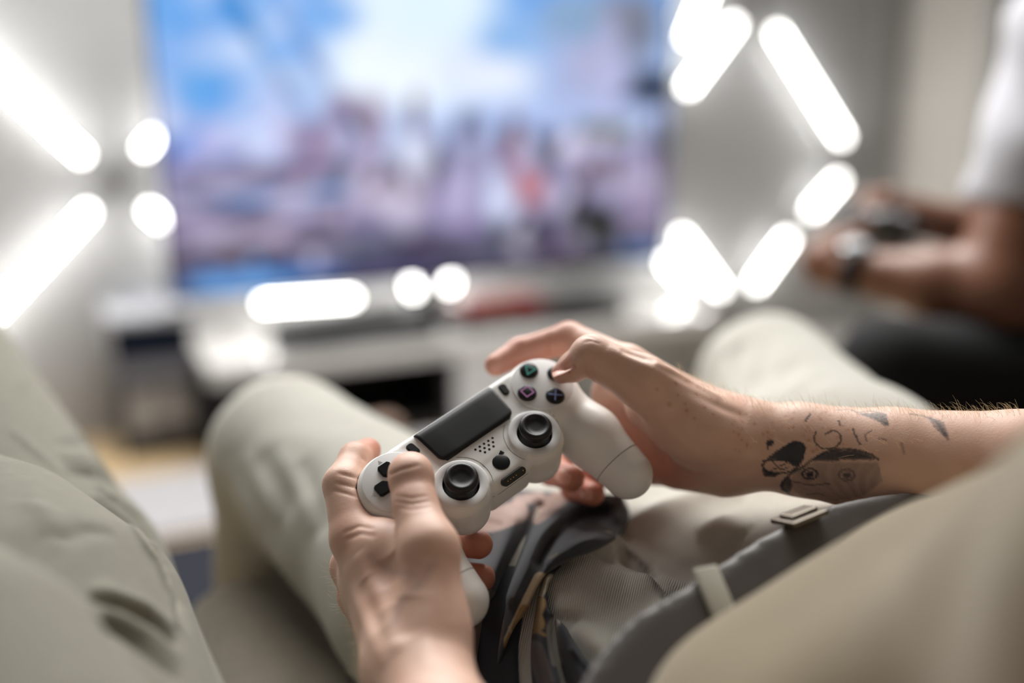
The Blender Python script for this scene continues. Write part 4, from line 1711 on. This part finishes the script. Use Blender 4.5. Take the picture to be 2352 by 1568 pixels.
def tz(pts):
    return [(1500 + x / 2.2148, 860 + y / 2.2148) for x, y in pts]


def ink(pts, w=.0007, a=.85, closed=False, col=INK):
    p = tz(pts)
    if closed:
        p = p + [p[0]]
    SR.paint(rc, curve_px(p, 40) if len(p) > 2 else p, w, col, a, hard=True, step=4)


def ink_fill(poly, a=.8, col=INK, step=7):
    p = np.array(tz(poly))
    x0, y0 = p.min(0)
    x1, y1 = p.max(0)
    st = step / 2.2148
    pts = []
    for y in np.arange(y0, y1, st):
        xs_ = []
        for i in range(len(p)):
            a0, b0 = p[i - 1], p[i]
            if (a0[1] <= y) != (b0[1] <= y):
                xs_.append(a0[0] + (y - a0[1]) / (b0[1] - a0[1]) * (b0[0] - a0[0]))
        xs_.sort()
        for xa, xb in zip(xs_[::2], xs_[1::2]):
            if xb - xa > 2:
                SR.paint(rc, [(xa, y), (xb, y)], .0009, col, a, hard=True, step=5)


ink_fill([(580, 345), (592, 335), (607, 342), (600, 360), (585, 358)], .95)
ink([(590, 350), (583, 378)], .0004)
ink_fill([(600, 425), (650, 385), (700, 350), (745, 342), (768, 365), (760, 425), (730, 470), (690, 440), (640, 435)], .82)
ink([(555, 460), (600, 415), (680, 360), (740, 343), (768, 372), (758, 430), (715, 485), (640, 502), (575, 490)], .0006, .9, True)
ink([(560, 440), (640, 437), (740, 440)], .0005)
ink([(600, 430), (650, 480), (690, 470)], .0004)
ink([(690, 440), (640, 470), (600, 485)], .0004)
ink_fill([(558, 480), (590, 492), (640, 500), (610, 522), (575, 520)], .8)
ink([(760, 470), (700, 505), (655, 560), (690, 605), (760, 632), (850, 652)], .0008, .8)
ink_fill([(650, 560), (690, 520), (700, 560), (690, 600), (660, 590)], .75)
ink([(770, 465), (830, 420), (900, 388), (1000, 380), (1100, 402), (1145, 432)], .0007, .8)
ink_fill([(810, 438), (860, 405), (920, 388), (1000, 384), (1080, 405), (1130, 432), (1060, 432), (980, 425), (900, 440)], .7)
ink_fill([(730, 480), (820, 450), (1000, 450), (1140, 450), (1160, 540), (1060, 620), (900, 645), (760, 620), (700, 560)], .28, (70, 74, 82), 9)
for cx_, cy_, r_, a_ in ((798, 506, 38, .9), (985, 510, 40, .55)):
    ink([(cx_ + r_ * math.cos(t), cy_ + .7 * r_ * math.sin(t)) for t in np.linspace(0, 6.28, 12)[:-1]], .0006, a_, True)
    ink_fill([(cx_ + 13 * math.cos(t), cy_ + 12 * math.sin(t)) for t in np.linspace(0, 6.28, 10)[:-1]], a_)
ink([(720, 545), (800, 560), (900, 555)], .0005, .6)
ink([(780, 610), (840, 605), (870, 615)], .0005, .5)
ink([(878, 302), (918, 285), (955, 310), (945, 355), (900, 378), (850, 370), (820, 330), (830, 290)], .0005, .8)
ink([(775, 235), (800, 200)], .0006, .85)
ink([(943, 235), (950, 256)], .0006, .85)
ink([(1015, 275), (1035, 320), (1052, 355)], .0006, .75)
ink([(1085, 335), (1080, 305), (1112, 285)], .0005, .6)
ink([(1150, 325), (1185, 332)], .0006, .5)
ink([(930, 180), (1000, 178), (1040, 192), (1110, 186), (1180, 202)], .0007, .7)
ink_fill([(1050, 200), (1110, 192), (1180, 205), (1195, 265), (1150, 235), (1100, 215)], .7)
ink([(1310, 200), (1380, 212), (1440, 240), (1500, 328)], .0009, .5)
ink_fill([(1400, 215), (1470, 240), (1500, 325), (1440, 270)], .45)
ink([(1265, 345), (1275, 400)], .0006, .4)

# one body mesh
allV = np.vstack([SL.V, SR.V, bV])
allQ = np.vstack([SL.Q, SR.Q + len(SL.V), bQ + len(SL.V) + len(SR.V)])
bc = np.tile(np.array(lin(SKIN)), (len(bV), 1))
hw_ = ((bV - HD) @ UPH > .055 - ((bV - HD) @ FC) * .0) | (((bV - HD) @ FC < -.03) & ((bV - HD) @ UPH > -.04) & (np.linalg.norm(bV - HD, axis=1) < .14))
bc[hw_ & (np.linalg.norm(bV - HD, axis=1) < .15)] = lin((96, 66, 40))
make('body', allV, allQ, m_skin, me1, np.vstack([lc, rc, bc]))


def nail(S, c, axis, side, lx, ly, name='fingernail'):
    """a small curved plate lying on the finger; c in world, axis to the finger tip"""
    n = unit(np.cross(axis, side))
    if n @ (CAM - c) < 0:
        n = -n
    side = np.cross(n, axis)
    V, Fc = [], []
    m_ = 10
    for i in range(m_ + 1):
        for j in range(m_ + 1):
            x, y = 2 * i / m_ - 1, 2 * j / m_ - 1
            # squircle
            xx, yy = x * math.sqrt(1 - y * y * .30), y * math.sqrt(1 - x * x * .30)
            p = c + axis * lx * xx + side * ly * yy
            h = S.bvh.ray_cast(Vector(p + n * .02), Vector(-n))
            q = np.array(h[0]) if h[0] else p
            if np.linalg.norm(q - p) > .008:
                q = p
            e = .00045 * (1 - max(abs(x), abs(y)) ** 6) - .0001
            V.append(q + n * e)
    for i in range(m_):
        for j in range(m_):
            a = i * (m_ + 1) + j
            Fc.append((a, a + 1, a + m_ + 2, a + m_ + 1))
    make(name, np.array(V), Fc, m_nail, me1)


cn = SR.at(1297, 846)
if cn is not None:
    nail(SR, cn, unit(P(1266, 862, .578) - P(1325, 836, .573)), unit(P(1290, 830, .582) - P(1300, 860, .566)), .0080, .0052)
cn = SR.at(1291, 1096)
if cn is not None:
    nail(SR, cn, unit(P(1340, 1108, .604) - P(1270, 1080, .61)), unit(UP), .0062, .0045)
cn = SR.at(1345, 1136)
if cn is not None:
    nail(SR, cn, unit(P(1385, 1140, .612) - P(1330, 1128, .62)), unit(UP), .0050, .0036)

# arm hair: fine tapered strands
def hairs(S, roots, name, lmin, lmax, dirf):
    V, Fc = [], []
    for (u, v) in roots:
        c = S.at(u, v)
        if c is None:
            continue
        i = np.argmin(((S.V[::1] - c) ** 2).sum(1))
        n = S.N[i]
        d = unit(dirf(n) + rng.normal(0, .28, 3))
        L = rng.uniform(lmin, lmax)
        bend = rng.normal(0, .3, 3)
        pts = [c + (d * t + (n * .55 * t * (1 - t) + bend * t * t * .4)) * L for t in np.linspace(0, 1, 5)]
        tv2, tf = tube_mesh(pts, [.00006, .000055, .00005, .00004, .00002], 3, caps=False)
        Fc += [tuple(k + len(V) for k in f) for f in tf]
        V += list(tv2)
    o = make(name, np.array(V), Fc, mat('hair_blond', (240, 216, 172), 0.5), me1)
    tag(o, kind='stuff')


def top_edge(S, u, v0, v1):
    for v in np.arange(v0, v1, 3):
        if S.at(u, v) is not None:
            return v
    return v1


roots = []
for u in np.linspace(1560, 2345, 130):
    te = top_edge(SR, u, 820, 1000)
    for k in range(3):
        roots.append((u + rng.uniform(-4, 4), te + 1 + abs(rng.normal(0, 9))))
for k in range(60):
    u = rng.uniform(1720, 2200)
    roots.append((u, top_edge(SR, u, 850, 1000) + rng.uniform(15, 110)))
hairs(SR, roots, 'arm_hair', .004, .0095, lambda n: unit(-ra * .7 + n * .55 + UP * .2))
roots = []
for v in np.linspace(1300, 1560, 60):
    for u in np.arange(740, 900, 3):
        if SL.at(u, v) is not None:
            roots.append((u + abs(rng.normal(0, 4)) + 1, v))
            break
hairs(SL, roots, 'wrist_hair', .004, .008, lambda n: unit(-fa * .6 + n * .5))

# ------------------------------------------------------------------ dark floral shirt bunched on the lap: two overlapping panels
fs = empty('floral_shirt', ST.at(1250, 1300) if ST.at(1250, 1300) is not None else P(1250, 1300, .56), 'dark leaf patterned shirt bunched over the lap of the olive trousers', 'shirt')
m_flo = mat('floral_cotton', (50, 52, 58), 0.9, attr=True, bump=(2600, 0.4, 0.0003), sheen=0.15)


def sheet(name, left, right, nv, nu, off, folds, paints, base, curl=.012):
    L = curve_px(left, 6 * len(left))
    R = curve_px(right, 6 * len(right))

    def resamp(A, n):
        s = np.r_[0, np.cumsum(np.linalg.norm(np.diff(A, axis=0), axis=1))]
        return np.stack([np.interp(np.linspace(0, s[-1], n), s, A[:, i]) for i in (0, 1)], 1)
    L, R = resamp(L, nv), resamp(R, nv)
    f = np.linspace(0, 1, nu)
    px = L[:, None] * (1 - f)[None, :, None] + R[:, None] * f[None, :, None]
    dep = np.full((nv, nu), np.nan)
    for i in range(0, nv, 2):
        for j in range(0, nu, 2):
            q = ST.at(*px[i, j])
            if q is not None:
                dep[i, j] = (q - CAM) @ FWD
    dep = np.minimum(dep, .66)
    ok = ~np.isnan(dep)
    ii, jj = np.where(ok)
    # fill and smooth
    fill = np.full((nv, nu), np.nanmean(dep))
    for _ in range(200):
        fill[ok] = dep[ok]
        pz = np.pad(fill, 1, mode='edge')
        fill = (pz[:-2, 1:-1] + pz[2:, 1:-1] + pz[1:-1, :-2] + pz[1:-1, 2:]) / 4
    for _ in range(12):
        pz = np.pad(fill, 1, mode='edge')
        fill = (pz[:-2, 1:-1] + pz[2:, 1:-1] + pz[1:-1, :-2] + pz[1:-1, 2:]) / 4
    off_ = .003 + (off - .003) * np.clip((px[..., 0] - 1130) / 90, 0, 1)
    d = fill - off_
    w = np.ones((nv, nu))
    edge = np.minimum.outer(np.linspace(0, 1, nv), np.ones(nu))
    V0 = px.reshape(-1, 2)
    col = np.tile(np.array(lin(base)), (len(V0), 1))
    dd_ = d.reshape(-1)

    def pd(line, closed=False):
        ln_ = np.asarray(line, float)
        best = np.full(len(V0), 1e9)
        for a, b in zip(ln_[:-1], ln_[1:]):
            ba = b - a
            t = np.clip((V0 - a) @ ba / (ba @ ba + 1e-9), 0, 1)
            best = np.minimum(best, np.linalg.norm(V0 - a - t[:, None] * ba, axis=1))
        return best
    for line, r, a in folds:
        dd_ = dd_ - a * np.exp(-(pd(curve_px(line, 30)) / r) ** 2)
    for line, r, rgb, a in paints:
        b_ = pd(curve_px(line, 30))
        r_ = r
        if isinstance(r, tuple):
            # leaf: widest in the middle
            A, B = np.array(line[0], float), np.array(line[-1], float)
            t = np.clip((V0 - A) @ (B - A) / ((B - A) @ (B - A)), 0, 1)
            r_ = r[0] * np.sqrt(np.maximum(t * (1 - t) * 4, 0)) + .01
        wt = a * np.clip((r_ - b_) / 4 + .5, 0, 1)
        col += (np.array(lin(rgb)) - col) * wt[:, None]
    # roll the borders under
    g = np.ones((nv, nu))
    jj_ = np.minimum(np.arange(nu), np.arange(nu)[::-1])[None, :] * np.ones((nv, 1))
    ii_ = np.minimum(np.arange(nv), np.arange(nv)[::-1])[:, None] * np.ones((1, nu))
    m_ = np.minimum(jj_, ii_)
    dd_ = dd_ + (curl * np.exp(-m_ / 2.2)).reshape(-1)
    top = np.array([P(u, v, z) for (u, v), z in zip(V0, dd_)])
    # thickness
    under = np.array([P(u, v, z + .0016) for (u, v), z in zip(V0, dd_)])
    V = np.vstack([top, under])
    N_ = nv * nu
    Fc = []
    for i in range(nv - 1):
        for j in range(nu - 1):
            a = i * nu + j
            Fc.append((a, a + nu, a + nu + 1, a + 1))
            Fc.append((N_ + a, N_ + a + 1, N_ + a + nu + 1, N_ + a + nu))
    rim = [j for j in range(nu)] + [i * nu + nu - 1 for i in range(1, nv)] + [(nv - 1) * nu + j for j in range(nu - 2, -1, -1)] + [i * nu for i in range(nv - 2, 0, -1)]
    for a, b in zip(rim, rim[1:] + rim[:1]):
        Fc.append((a, b, N_ + b, N_ + a))
    return make(name, V, np.array(Fc), m_flo, fs, np.vstack([col, col]))


CRM, GLD, PNK = (206, 186, 158), (150, 118, 62), (176, 150, 140)
sheet('shirt_panel', [(1130, 1290), (1090, 1400), (1060, 1500), (1040, 1620)], [(1300, 1292), (1262, 1340), (1262, 1395), (1300, 1440), (1340, 1500), (1400, 1570), (1440, 1620)], 96, 84, .004,
      [([(1265, 1330), (1250, 1400), (1250, 1480), (1270, 1568)], 16, .010), ([(1285, 1400), (1300, 1460), (1340, 1568)], 18, .010), ([(1235, 1330), (1215, 1420), (1205, 1500), (1210, 1600)], 13, -.012), ([(1272, 1420), (1276, 1500), (1300, 1600)], 8, -.010), ([(1320, 1490), (1380, 1568)], 10, .005)],
      [([(1262, 1330), (1245, 1350), (1228, 1375)], 13, (186, 178, 156), .95), ([(1238, 1385), (1228, 1410), (1235, 1432)], 17, GLD, .9), ([(1212, 1455), (1232, 1450), (1252, 1458)], 4, GLD, .8),
       ([(1288, 1412), (1268, 1440), (1272, 1490), (1278, 1520)], 11, (170, 160, 150), .9), ([(1228, 1490), (1245, 1540), (1262, 1600)], 20, (104, 96, 98), .8), ([(1275, 1345), (1290, 1400)], 14, (40, 42, 56), .8)],
      (30, 32, 40))
sheet('shirt_panel', [(1085, 1120), (1072, 1190), (1062, 1260), (1050, 1340), (1040, 1450), (1030, 1620)],
      [(1430, 1135), (1446, 1180), (1432, 1222), (1380, 1258), (1318, 1282), (1268, 1310), (1238, 1345), (1212, 1400), (1185, 1440), (1160, 1500), (1120, 1620)], 110, 90, .014,
      [([(1240, 1165), (1200, 1250), (1160, 1340), (1130, 1450), (1110, 1568)], 15, -.014), ([(1180, 1190), (1150, 1270), (1120, 1350)], 22, .012), ([(1290, 1180), (1240, 1230), (1210, 1300), (1180, 1370)], 18, .012),
       ([(1395, 1172), (1330, 1190), (1280, 1220), (1240, 1290)], 12, -.012), ([(1430, 1170), (1380, 1215), (1310, 1250), (1262, 1290)], 17, .008), ([(1100, 1300), (1080, 1420), (1070, 1560)], 18, .006), ([(1390, 1150), (1420, 1190)], 12, .006)],
      [([(1075, 1165), (1120, 1195), (1188, 1175)], 26, PNK, .85), ([(1110, 1190), (1150, 1200)], 6, (120, 100, 92), .6), ([(1225, 1200), (1255, 1165), (1310, 1125)], (20,), (160, 134, 122), .9), ([(1190, 1150), (1240, 1140)], 12, PNK, .8),
       ([(1124, 1350), (1128, 1430), (1108, 1500), (1085, 1600)], (34,), (112, 94, 86), .8), ([(1121, 1358), (1112, 1430), (1108, 1490), (1120, 1590)], 2.2, (190, 180, 168), .9),
       ([(1240, 1328), (1218, 1372), (1196, 1418), (1172, 1470)], 15, CRM, .95), ([(1205, 1400), (1188, 1438), (1168, 1480)], 12, GLD, .8), ([(1170, 1440), (1178, 1462)], 2, CRM, .9), ([(1170, 1480), (1150, 1530), (1130, 1600)], 3, (120, 96, 44), .8),
       ([(1262, 1282), (1278, 1272)], 3, (120, 110, 84), .6), ([(1238, 1306), (1246, 1300)], 2.5, (60, 56, 46), .8)],
      (58, 61, 66))
# ------------------------------------------------------------------ person at the left edge: only the trousers reach the view
p2 = empty('person', P(-100, 1700, .45) - [0, 0, .1], 'person at the left in grey green denim, only the crossed legs visible', 'person', 'people on the sofas')
DEN = (126, 123, 110)
A1 = Pm([(150, 1900, .55), (92, 1385, .69), (-190, 790, .92)])
_e = Vector(unit(unit(A1[1] - A1[0]) + [.35, 0, 0])).rotation_difference(Vector((1, 0, 0))).to_euler()
m_den = mat('denim_twill', DEN, 0.92, attr=True, noise=(120, 0.07), wave=(300, 0.35, tuple(_e)), sheen=0.2)
A2 = Pm([(120, 1980, .40), (85, 1510, .485), (-40, 1335, .55), (-330, 1180, .68)])
A3 = Pm([(-100, 1980, .34), (-185, 1715, .37), (-450, 1450, .45)])
g2 = Grid(np.array([-.62, .18, .30]), np.array([.02, .92, .98]), .0042)
g2.limb(A1, [.106, .086, .068], .012)
g2.limb(A2, [.080, .074, .068, .064], 0)
g2.limb(A3, [.078, .074, .066], 0)
g2.limb([A1[-1], A1[-1] + [-.05, .08, -.40]], [.062, .05], .02)
dv, dq = g2.mesh(2)
dv, dq = largest(dv, dq)
dv, dq = subdivide(dv, dq)
dv = relax(dv, dq, 2)
S2 = Surf(dv, dq)
for px, r, a in [
    # stitched side seam and the pulled folds
    ([(205, 1130), (300, 1205), (360, 1290), (395, 1370), (405, 1445)], .0035, .0030),
    ([(225, 1118), (318, 1195), (380, 1285), (412, 1370), (420, 1440)], .0050, -.0050),
    ([(20, 980), (110, 1060), (160, 1100)], .003, .002),
    ([(135, 1055), (200, 1062), (300, 1090), (350, 1130)], .0035, -.0040),
    ([(150, 1085), (210, 1090), (300, 1125), (345, 1165)], .0032, -.0036),
    ([(140, 1070), (210, 1076), (300, 1108), (350, 1148)], .0040, .0040),
    ([(120, 1020), (200, 1015), (260, 1030)], .0045, -.003),
    ([(205, 1135), (270, 1145), (340, 1200)], .0035, -.0032),
    ([(200, 1376), (260, 1388), (340, 1420), (410, 1480)], .0038, -.0050),
    ([(200, 1352), (250, 1362), (330, 1395), (400, 1445)], .0050, .0035),
    ([(215, 1405), (270, 1420), (350, 1462), (415, 1520)], .0045, .0035),
    ([(230, 1430), (290, 1455), (380, 1530), (420, 1568)], .0035, -.0040),
    ([(130, 1240), (200, 1215), (260, 1220)], .0060, -.0025),
    ([(60, 1150), (110, 1180), (130, 1230)], .0060, .0025),
    ([(40, 900), (60, 860)], .004, .002),
]:
    S2.press(px, r, a)
S2.tree()
dcol = np.tile(np.array(lin(DEN)), (len(S2.V), 1))
S2.paint(dcol, [(222, 1142), (304, 1209), (364, 1294), (398, 1374), (408, 1440)], .0016, (92, 90, 78), .8)
S2.paint(dcol, [(226, 1136), (310, 1204), (372, 1290), (404, 1370), (414, 1436)], .0007, (170, 166, 148), .8)
make('trousers', S2.V, S2.Q, m_den, p2, dcol)
# his body above the hips, outside the frame
g3 = Grid(np.array([-1.0, -.45, .35]), np.array([-.05, .55, 1.42]), .010)
HC = np.array([-.36, .12, .58])
g3.cone(HC - [.08, 0, 0], HC + [.08, 0, 0], .12, .12)
g3.cone(HC, np.array([-.44, -.08, .95]), .12, .12, .06)
g3.cone(np.array([-.60, -.08, 1.0]), np.array([-.28, -.10, 1.0]), .07, .07, .06)
sv2, sq2 = g3.mesh(2)
make('sweatshirt', sv2, sq2, mat('sweat_grey', (120, 120, 118), 0.9), p2)
g3 = Grid(np.array([-.8, -.45, .9]), np.array([-.1, .35, 1.45]), .008)
hc = np.array([-.44, -.06, 1.24])
g3.cone([-.44, -.09, 1.0], hc, .055, .055)
g3.cone(hc + [0, -.01, .03], hc + [0, .02, .01], .082, .076, .02)
g3.cone(hc + [0, .03, -.04], hc + [0, .05, -.08], .058, .04, .03)
g3.cone(hc + [0, .09, .01], hc + [0, .108, -.02], .01, .014, .015)
for s_ in (-1, 1):
    g3.ball(hc + [.032 * s_, .094, .012], .013, .01, sub=True)
    g3.cone(hc + [.082 * s_, 0, .02], hc + [.08 * s_, .005, -.02], .014, .010, .006)
sv2, sq2 = g3.mesh(2)
c2 = np.tile(np.array(lin(SKIN)), (len(sv2), 1))
c2[((sv2 - hc)[:, 2] > .05) | (((sv2 - hc)[:, 1] < -.03) & ((sv2 - hc)[:, 2] > -.05))] = lin((60, 44, 32))
make('body', sv2, sq2, m_skin, p2, c2)

# ------------------------------------------------------------------ person on the right: bare forearms, white T-shirt, black trousers
p3 = empty('person', P(2600, 950, 1.3), 'person at the right in a white T-shirt and black trousers wearing a watch', 'person', 'people on the sofas')
m_dsk = mat('deep_skin', (124, 82, 60), 0.42, attr=True, sss=0.05, spec=0.5)
SH3, EL3, WR3 = P(2440, 120, 1.25), P(2285, 672, 1.22), P(1952, 622, 1.30)
HA3 = P(1890, 600, 1.325)
g4 = Grid(np.array([.38, .95, .38]), np.array([1.25, 1.95, 1.62]), .006)
g4.limb([SH3, EL3], [.060, .050], .02)
g4.limb([EL3, EL3 * .6 + WR3 * .4, WR3], [.048, .042, .0265], .02)
g4.cone(WR3, HA3, .027, .030, .015)
for k, (a, b, c) in enumerate((((1872, 575), (1905, 545), (1955, 530)), ((1860, 598), (1900, 560), (1960, 545)), ((1862, 622), (1905, 590), (1962, 560)), ((1876, 640), (1915, 615), (1966, 590)))):
    d0 = 1.335 + .006 * k
    g4.limb([HA3, P(*a, d0), P(*b, d0 + .012), P(*c, d0 + .03)], [.014, .0115, .0105, .009], .004)
g4.limb([WR3 + [0, 0, .012], P(1925, 560, 1.305), P(1975, 530, 1.315), P(2000, 520, 1.33)], [.018, .014, .012, .010], .006)
# his other forearm and hand
E2, W2, H2 = P(2420, 560, 1.50), P(2100, 500, 1.44), P(2020, 480, 1.41)
g4.limb([P(2700, 150, 1.58), E2, W2], [.055, .046, .028], .02)
g4.cone(W2, H2, .028, .030, .015)
for k, (a, b) in enumerate((((1985, 462), (1975, 500)), ((2000, 450), (1990, 500)), ((2040, 448), (2010, 495)))):
    g4.limb([H2, P(*a, 1.395), P(*b, 1.375)], [.014, .0115, .0095], .004)
# head and neck, above the frame
N3 = P(2760, -60, 1.42)
H3 = P(2720, -260, 1.40)
fc3 = unit([-.85, .35, -.25])
up3 = unit([0.05, 0, 1] - fc3 * (np.array([.05, 0, 1]) @ fc3))
sd3 = np.cross(fc3, up3)
g4.limb([N3, H3], [.058, .056], .02)
g4.cone(H3 + up3 * .03 - fc3 * .015, H3 + up3 * .02 + fc3 * .02, .084, .078, .02)
g4.cone(H3 - up3 * .035 + fc3 * .03, H3 - up3 * .075 + fc3 * .05, .058, .04, .03)
g4.cone(H3 + fc3 * .092, H3 - up3 * .028 + fc3 * .106, .010, .016, .015)
for s_ in (-1, 1):
    g4.ball(H3 + up3 * .012 + fc3 * .094 + sd3 * .032 * s_, .013, .01, sub=True)
    g4.cone(H3 + up3 * .02 + sd3 * .083 * s_, H3 - up3 * .02 + sd3 * .08 * s_, .014, .010, .006)
bv3, bq3 = g4.mesh(2)
bc3 = np.tile(np.array(lin((124, 82, 60))), (len(bv3), 1))
hd3 = np.linalg.norm(bv3 - H3, axis=1) < .16
bc3[hd3 & (((bv3 - H3) @ up3 > .055) | (((bv3 - H3) @ fc3 < -.02) & ((bv3 - H3) @ up3 > -.04)))] = lin((26, 20, 18))
make('body', bv3, bq3, m_dsk, p3, bc3)
# T-shirt
g5 = Grid(np.array([.45, 1.0, .40]), np.array([1.40, 2.0, 1.50]), .008)
g5.cone(SH3 + [.02, 0, .02], SH3 * .42 + EL3 * .58, .078, .070, .0)
g5.cone(P(2740, 760, 1.40), P(2740, 150, 1.42), .15, .15, .05)
g5.cone(SH3 + [.03, .02, .02], P(2900, 100, 1.55), .075, .08, .06)
g5.cone(P(2900, 100, 1.55), P(2700, 300, 1.54), .07, .065, .04)
hem = P(2300, 462, 1.25)
hn = unit((EL3 - SH3) * [1, .6, 1])
_, X, Y, Z = g5.sub(g5.o, g5.o + g5.h * (g5.n - 1))
g5.D = np.where((X < .62) & (Z < 1.2), np.maximum(g5.D, ((X - hem[0]) * 0.0 + (Y - hem[1]) * 0 + (hem[2] - Z)).astype(np.float32)), g5.D)
tv3, tq3 = g5.mesh(2)
tn3 = normals(tv3, tq3)
tv3 = tv3 + tn3 * (.004 * np.sin(tv3[:, 2] * 60 + 2 * np.sin(tv3[:, 1] * 17)))[:, None]
make('t_shirt', tv3, tq3, mat('tee_white', (182, 182, 188), 0.9, sheen=0.2), p3)
# trousers
g6 = Grid(np.array([.25, .85, .0]), np.array([1.45, 1.95, .85]), .009)
K3 = P(2040, 838, 1.17)
g6.limb([P(2760, 900, 1.40), K3], [.105, .056], .03)
g6.limb([P(2860, 880, 1.58), P(2150, 790, 1.62)], [.10, .058], .03)
g6.cone(P(2760, 880, 1.40), P(2880, 860, 1.56), .13, .13, .05)
g6.limb([K3, K3 * [1, 1, 0] + [.02, .05, .10]], [.054, .040], .02)
q_ = P(2150, 790, 1.62)
g6.limb([q_, q_ * [1, 1, 0] + [-.02, .05, .10]], [.056, .040], .02)
tv3, tq3 = g6.mesh(2)
make('trousers', tv3, tq3, mat('trousers_black', (13, 13, 15), 0.9), p3)
# watch on the near wrist: strap ring, case, dial
ax3 = unit(WR3 - EL3)
wc = WR3 - ax3 * .004
e1 = unit(np.cross(ax3, [0, 0, 1]))
e2 = np.cross(ax3, e1)
wt = empty('watch', wc, 'black strapped metal wristwatch on the left wrist of the white T-shirt wearer', 'watch')
V, Fc = [], []
prof = [(-.011, .0295), (.011, .0295), (.011, .0325), (-.011, .0325)]
n_ = 36
for k in range(n_):
    a = 2 * math.pi * k / n_
    dv_ = math.cos(a) * e1 + math.sin(a) * e2
    for x, r in prof:
        V.append(wc + ax3 * x + dv_ * r)
for k in range(n_):
    for j in range(4):
        a, b = k * 4 + j, k * 4 + (j + 1) % 4
        c, d = ((k + 1) % n_) * 4 + (j + 1) % 4, ((k + 1) % n_) * 4 + j
        Fc.append((a, b, c, d))
make('strap', V, Fc, mat('strap_black', (18, 18, 22), 0.35), wt)
up_w = unit(-FWD * .35 + UP * .9 - RIGHT * .2)
up_w = unit(up_w - ax3 * (up_w @ ax3))
for nm, r, z0, z1, mm in (('case', .020, .029, .038, mat('watch_steel', (190, 192, 196), 0.22, metal=0.9)), ('dial', .0165, .038, .039, mat('dial_pale', (210, 212, 214), 0.3))):
    V, Fc = tube_mesh([wc + up_w * z0, wc + up_w * z1], r, 28)
    make(nm, V, Fc, mm, wt)
# his black gamepad
hp = P(2050, 520, 1.375)
g7 = Grid((-86, -68, -40), (86, 50, 4), 2.2)
idx = np.stack(np.meshgrid(*[np.arange(n) for n in g7.n], indexing='ij'), -1).reshape(-1, 3)
g7.D = csdf_mm(g7.o + g7.h * idx).reshape(g7.n).astype(np.float32)
v7, q7 = g7.mesh(1)
xw = unit(axis_w(np.array([.55, -.28, -.75])))
yw = unit(axis_w(np.array([-.75, .15, -.45])))
yw = unit(yw - xw * (yw @ xw))
zw = np.cross(xw, yw)
R7 = np.stack([xw, yw, zw], 1)
pd3 = empty('game_controller', hp, 'black gamepad held by the person in the white T-shirt', 'game controller')
make('shell', hp + (v7 / 1000) @ R7.T, q7, mat('pad_black', (16, 16, 18), 0.3), pd3)
for sx in (-1, 1):
    V, Fc = lathe_mesh([(.02, 7), (7, 8.5), (9, 7), (8.5, 4.5), (6, 3), (7, -1)], 24)
    make('thumbstick', hp + ((V + [sx * 26.6, 0, 0]) / 1000) @ R7.T, [f[::-1] for f in Fc], m_rub, pd3)

# armchair under him
ac = empty('armchair', np.array([.95, 1.3, 0]), 'dark grey armchair under the person in the white T-shirt', 'armchair')
m_arm = mat('armchair_fabric', (92, 88, 82), 0.95, bump=(700, 0.6, 0.002), sheen=0.2)
for nm, cxyz, sz in (('seat_cushion', (.98, 1.36, .38), (.92, .95, .17)), ('chair_base', (1.02, 1.36, .19), (.90, .92, .2)), ('backrest', (1.50, 1.42, .55), (.2, .95, .7))):
    bm = box_bm(sz, .04, 4)
    from_bm(nm, bm, m_arm, ac, M=Matrix.Translation(Vector(cxyz)), smooth=True)
for x in (.62, 1.4):
    for y in (.97, 1.75):
        V, Fc = tube_mesh([np.array([x, y, 0]), np.array([x, y, .095])], [.016, .022], 12)
        make('leg', V, Fc, m_dark, ac)
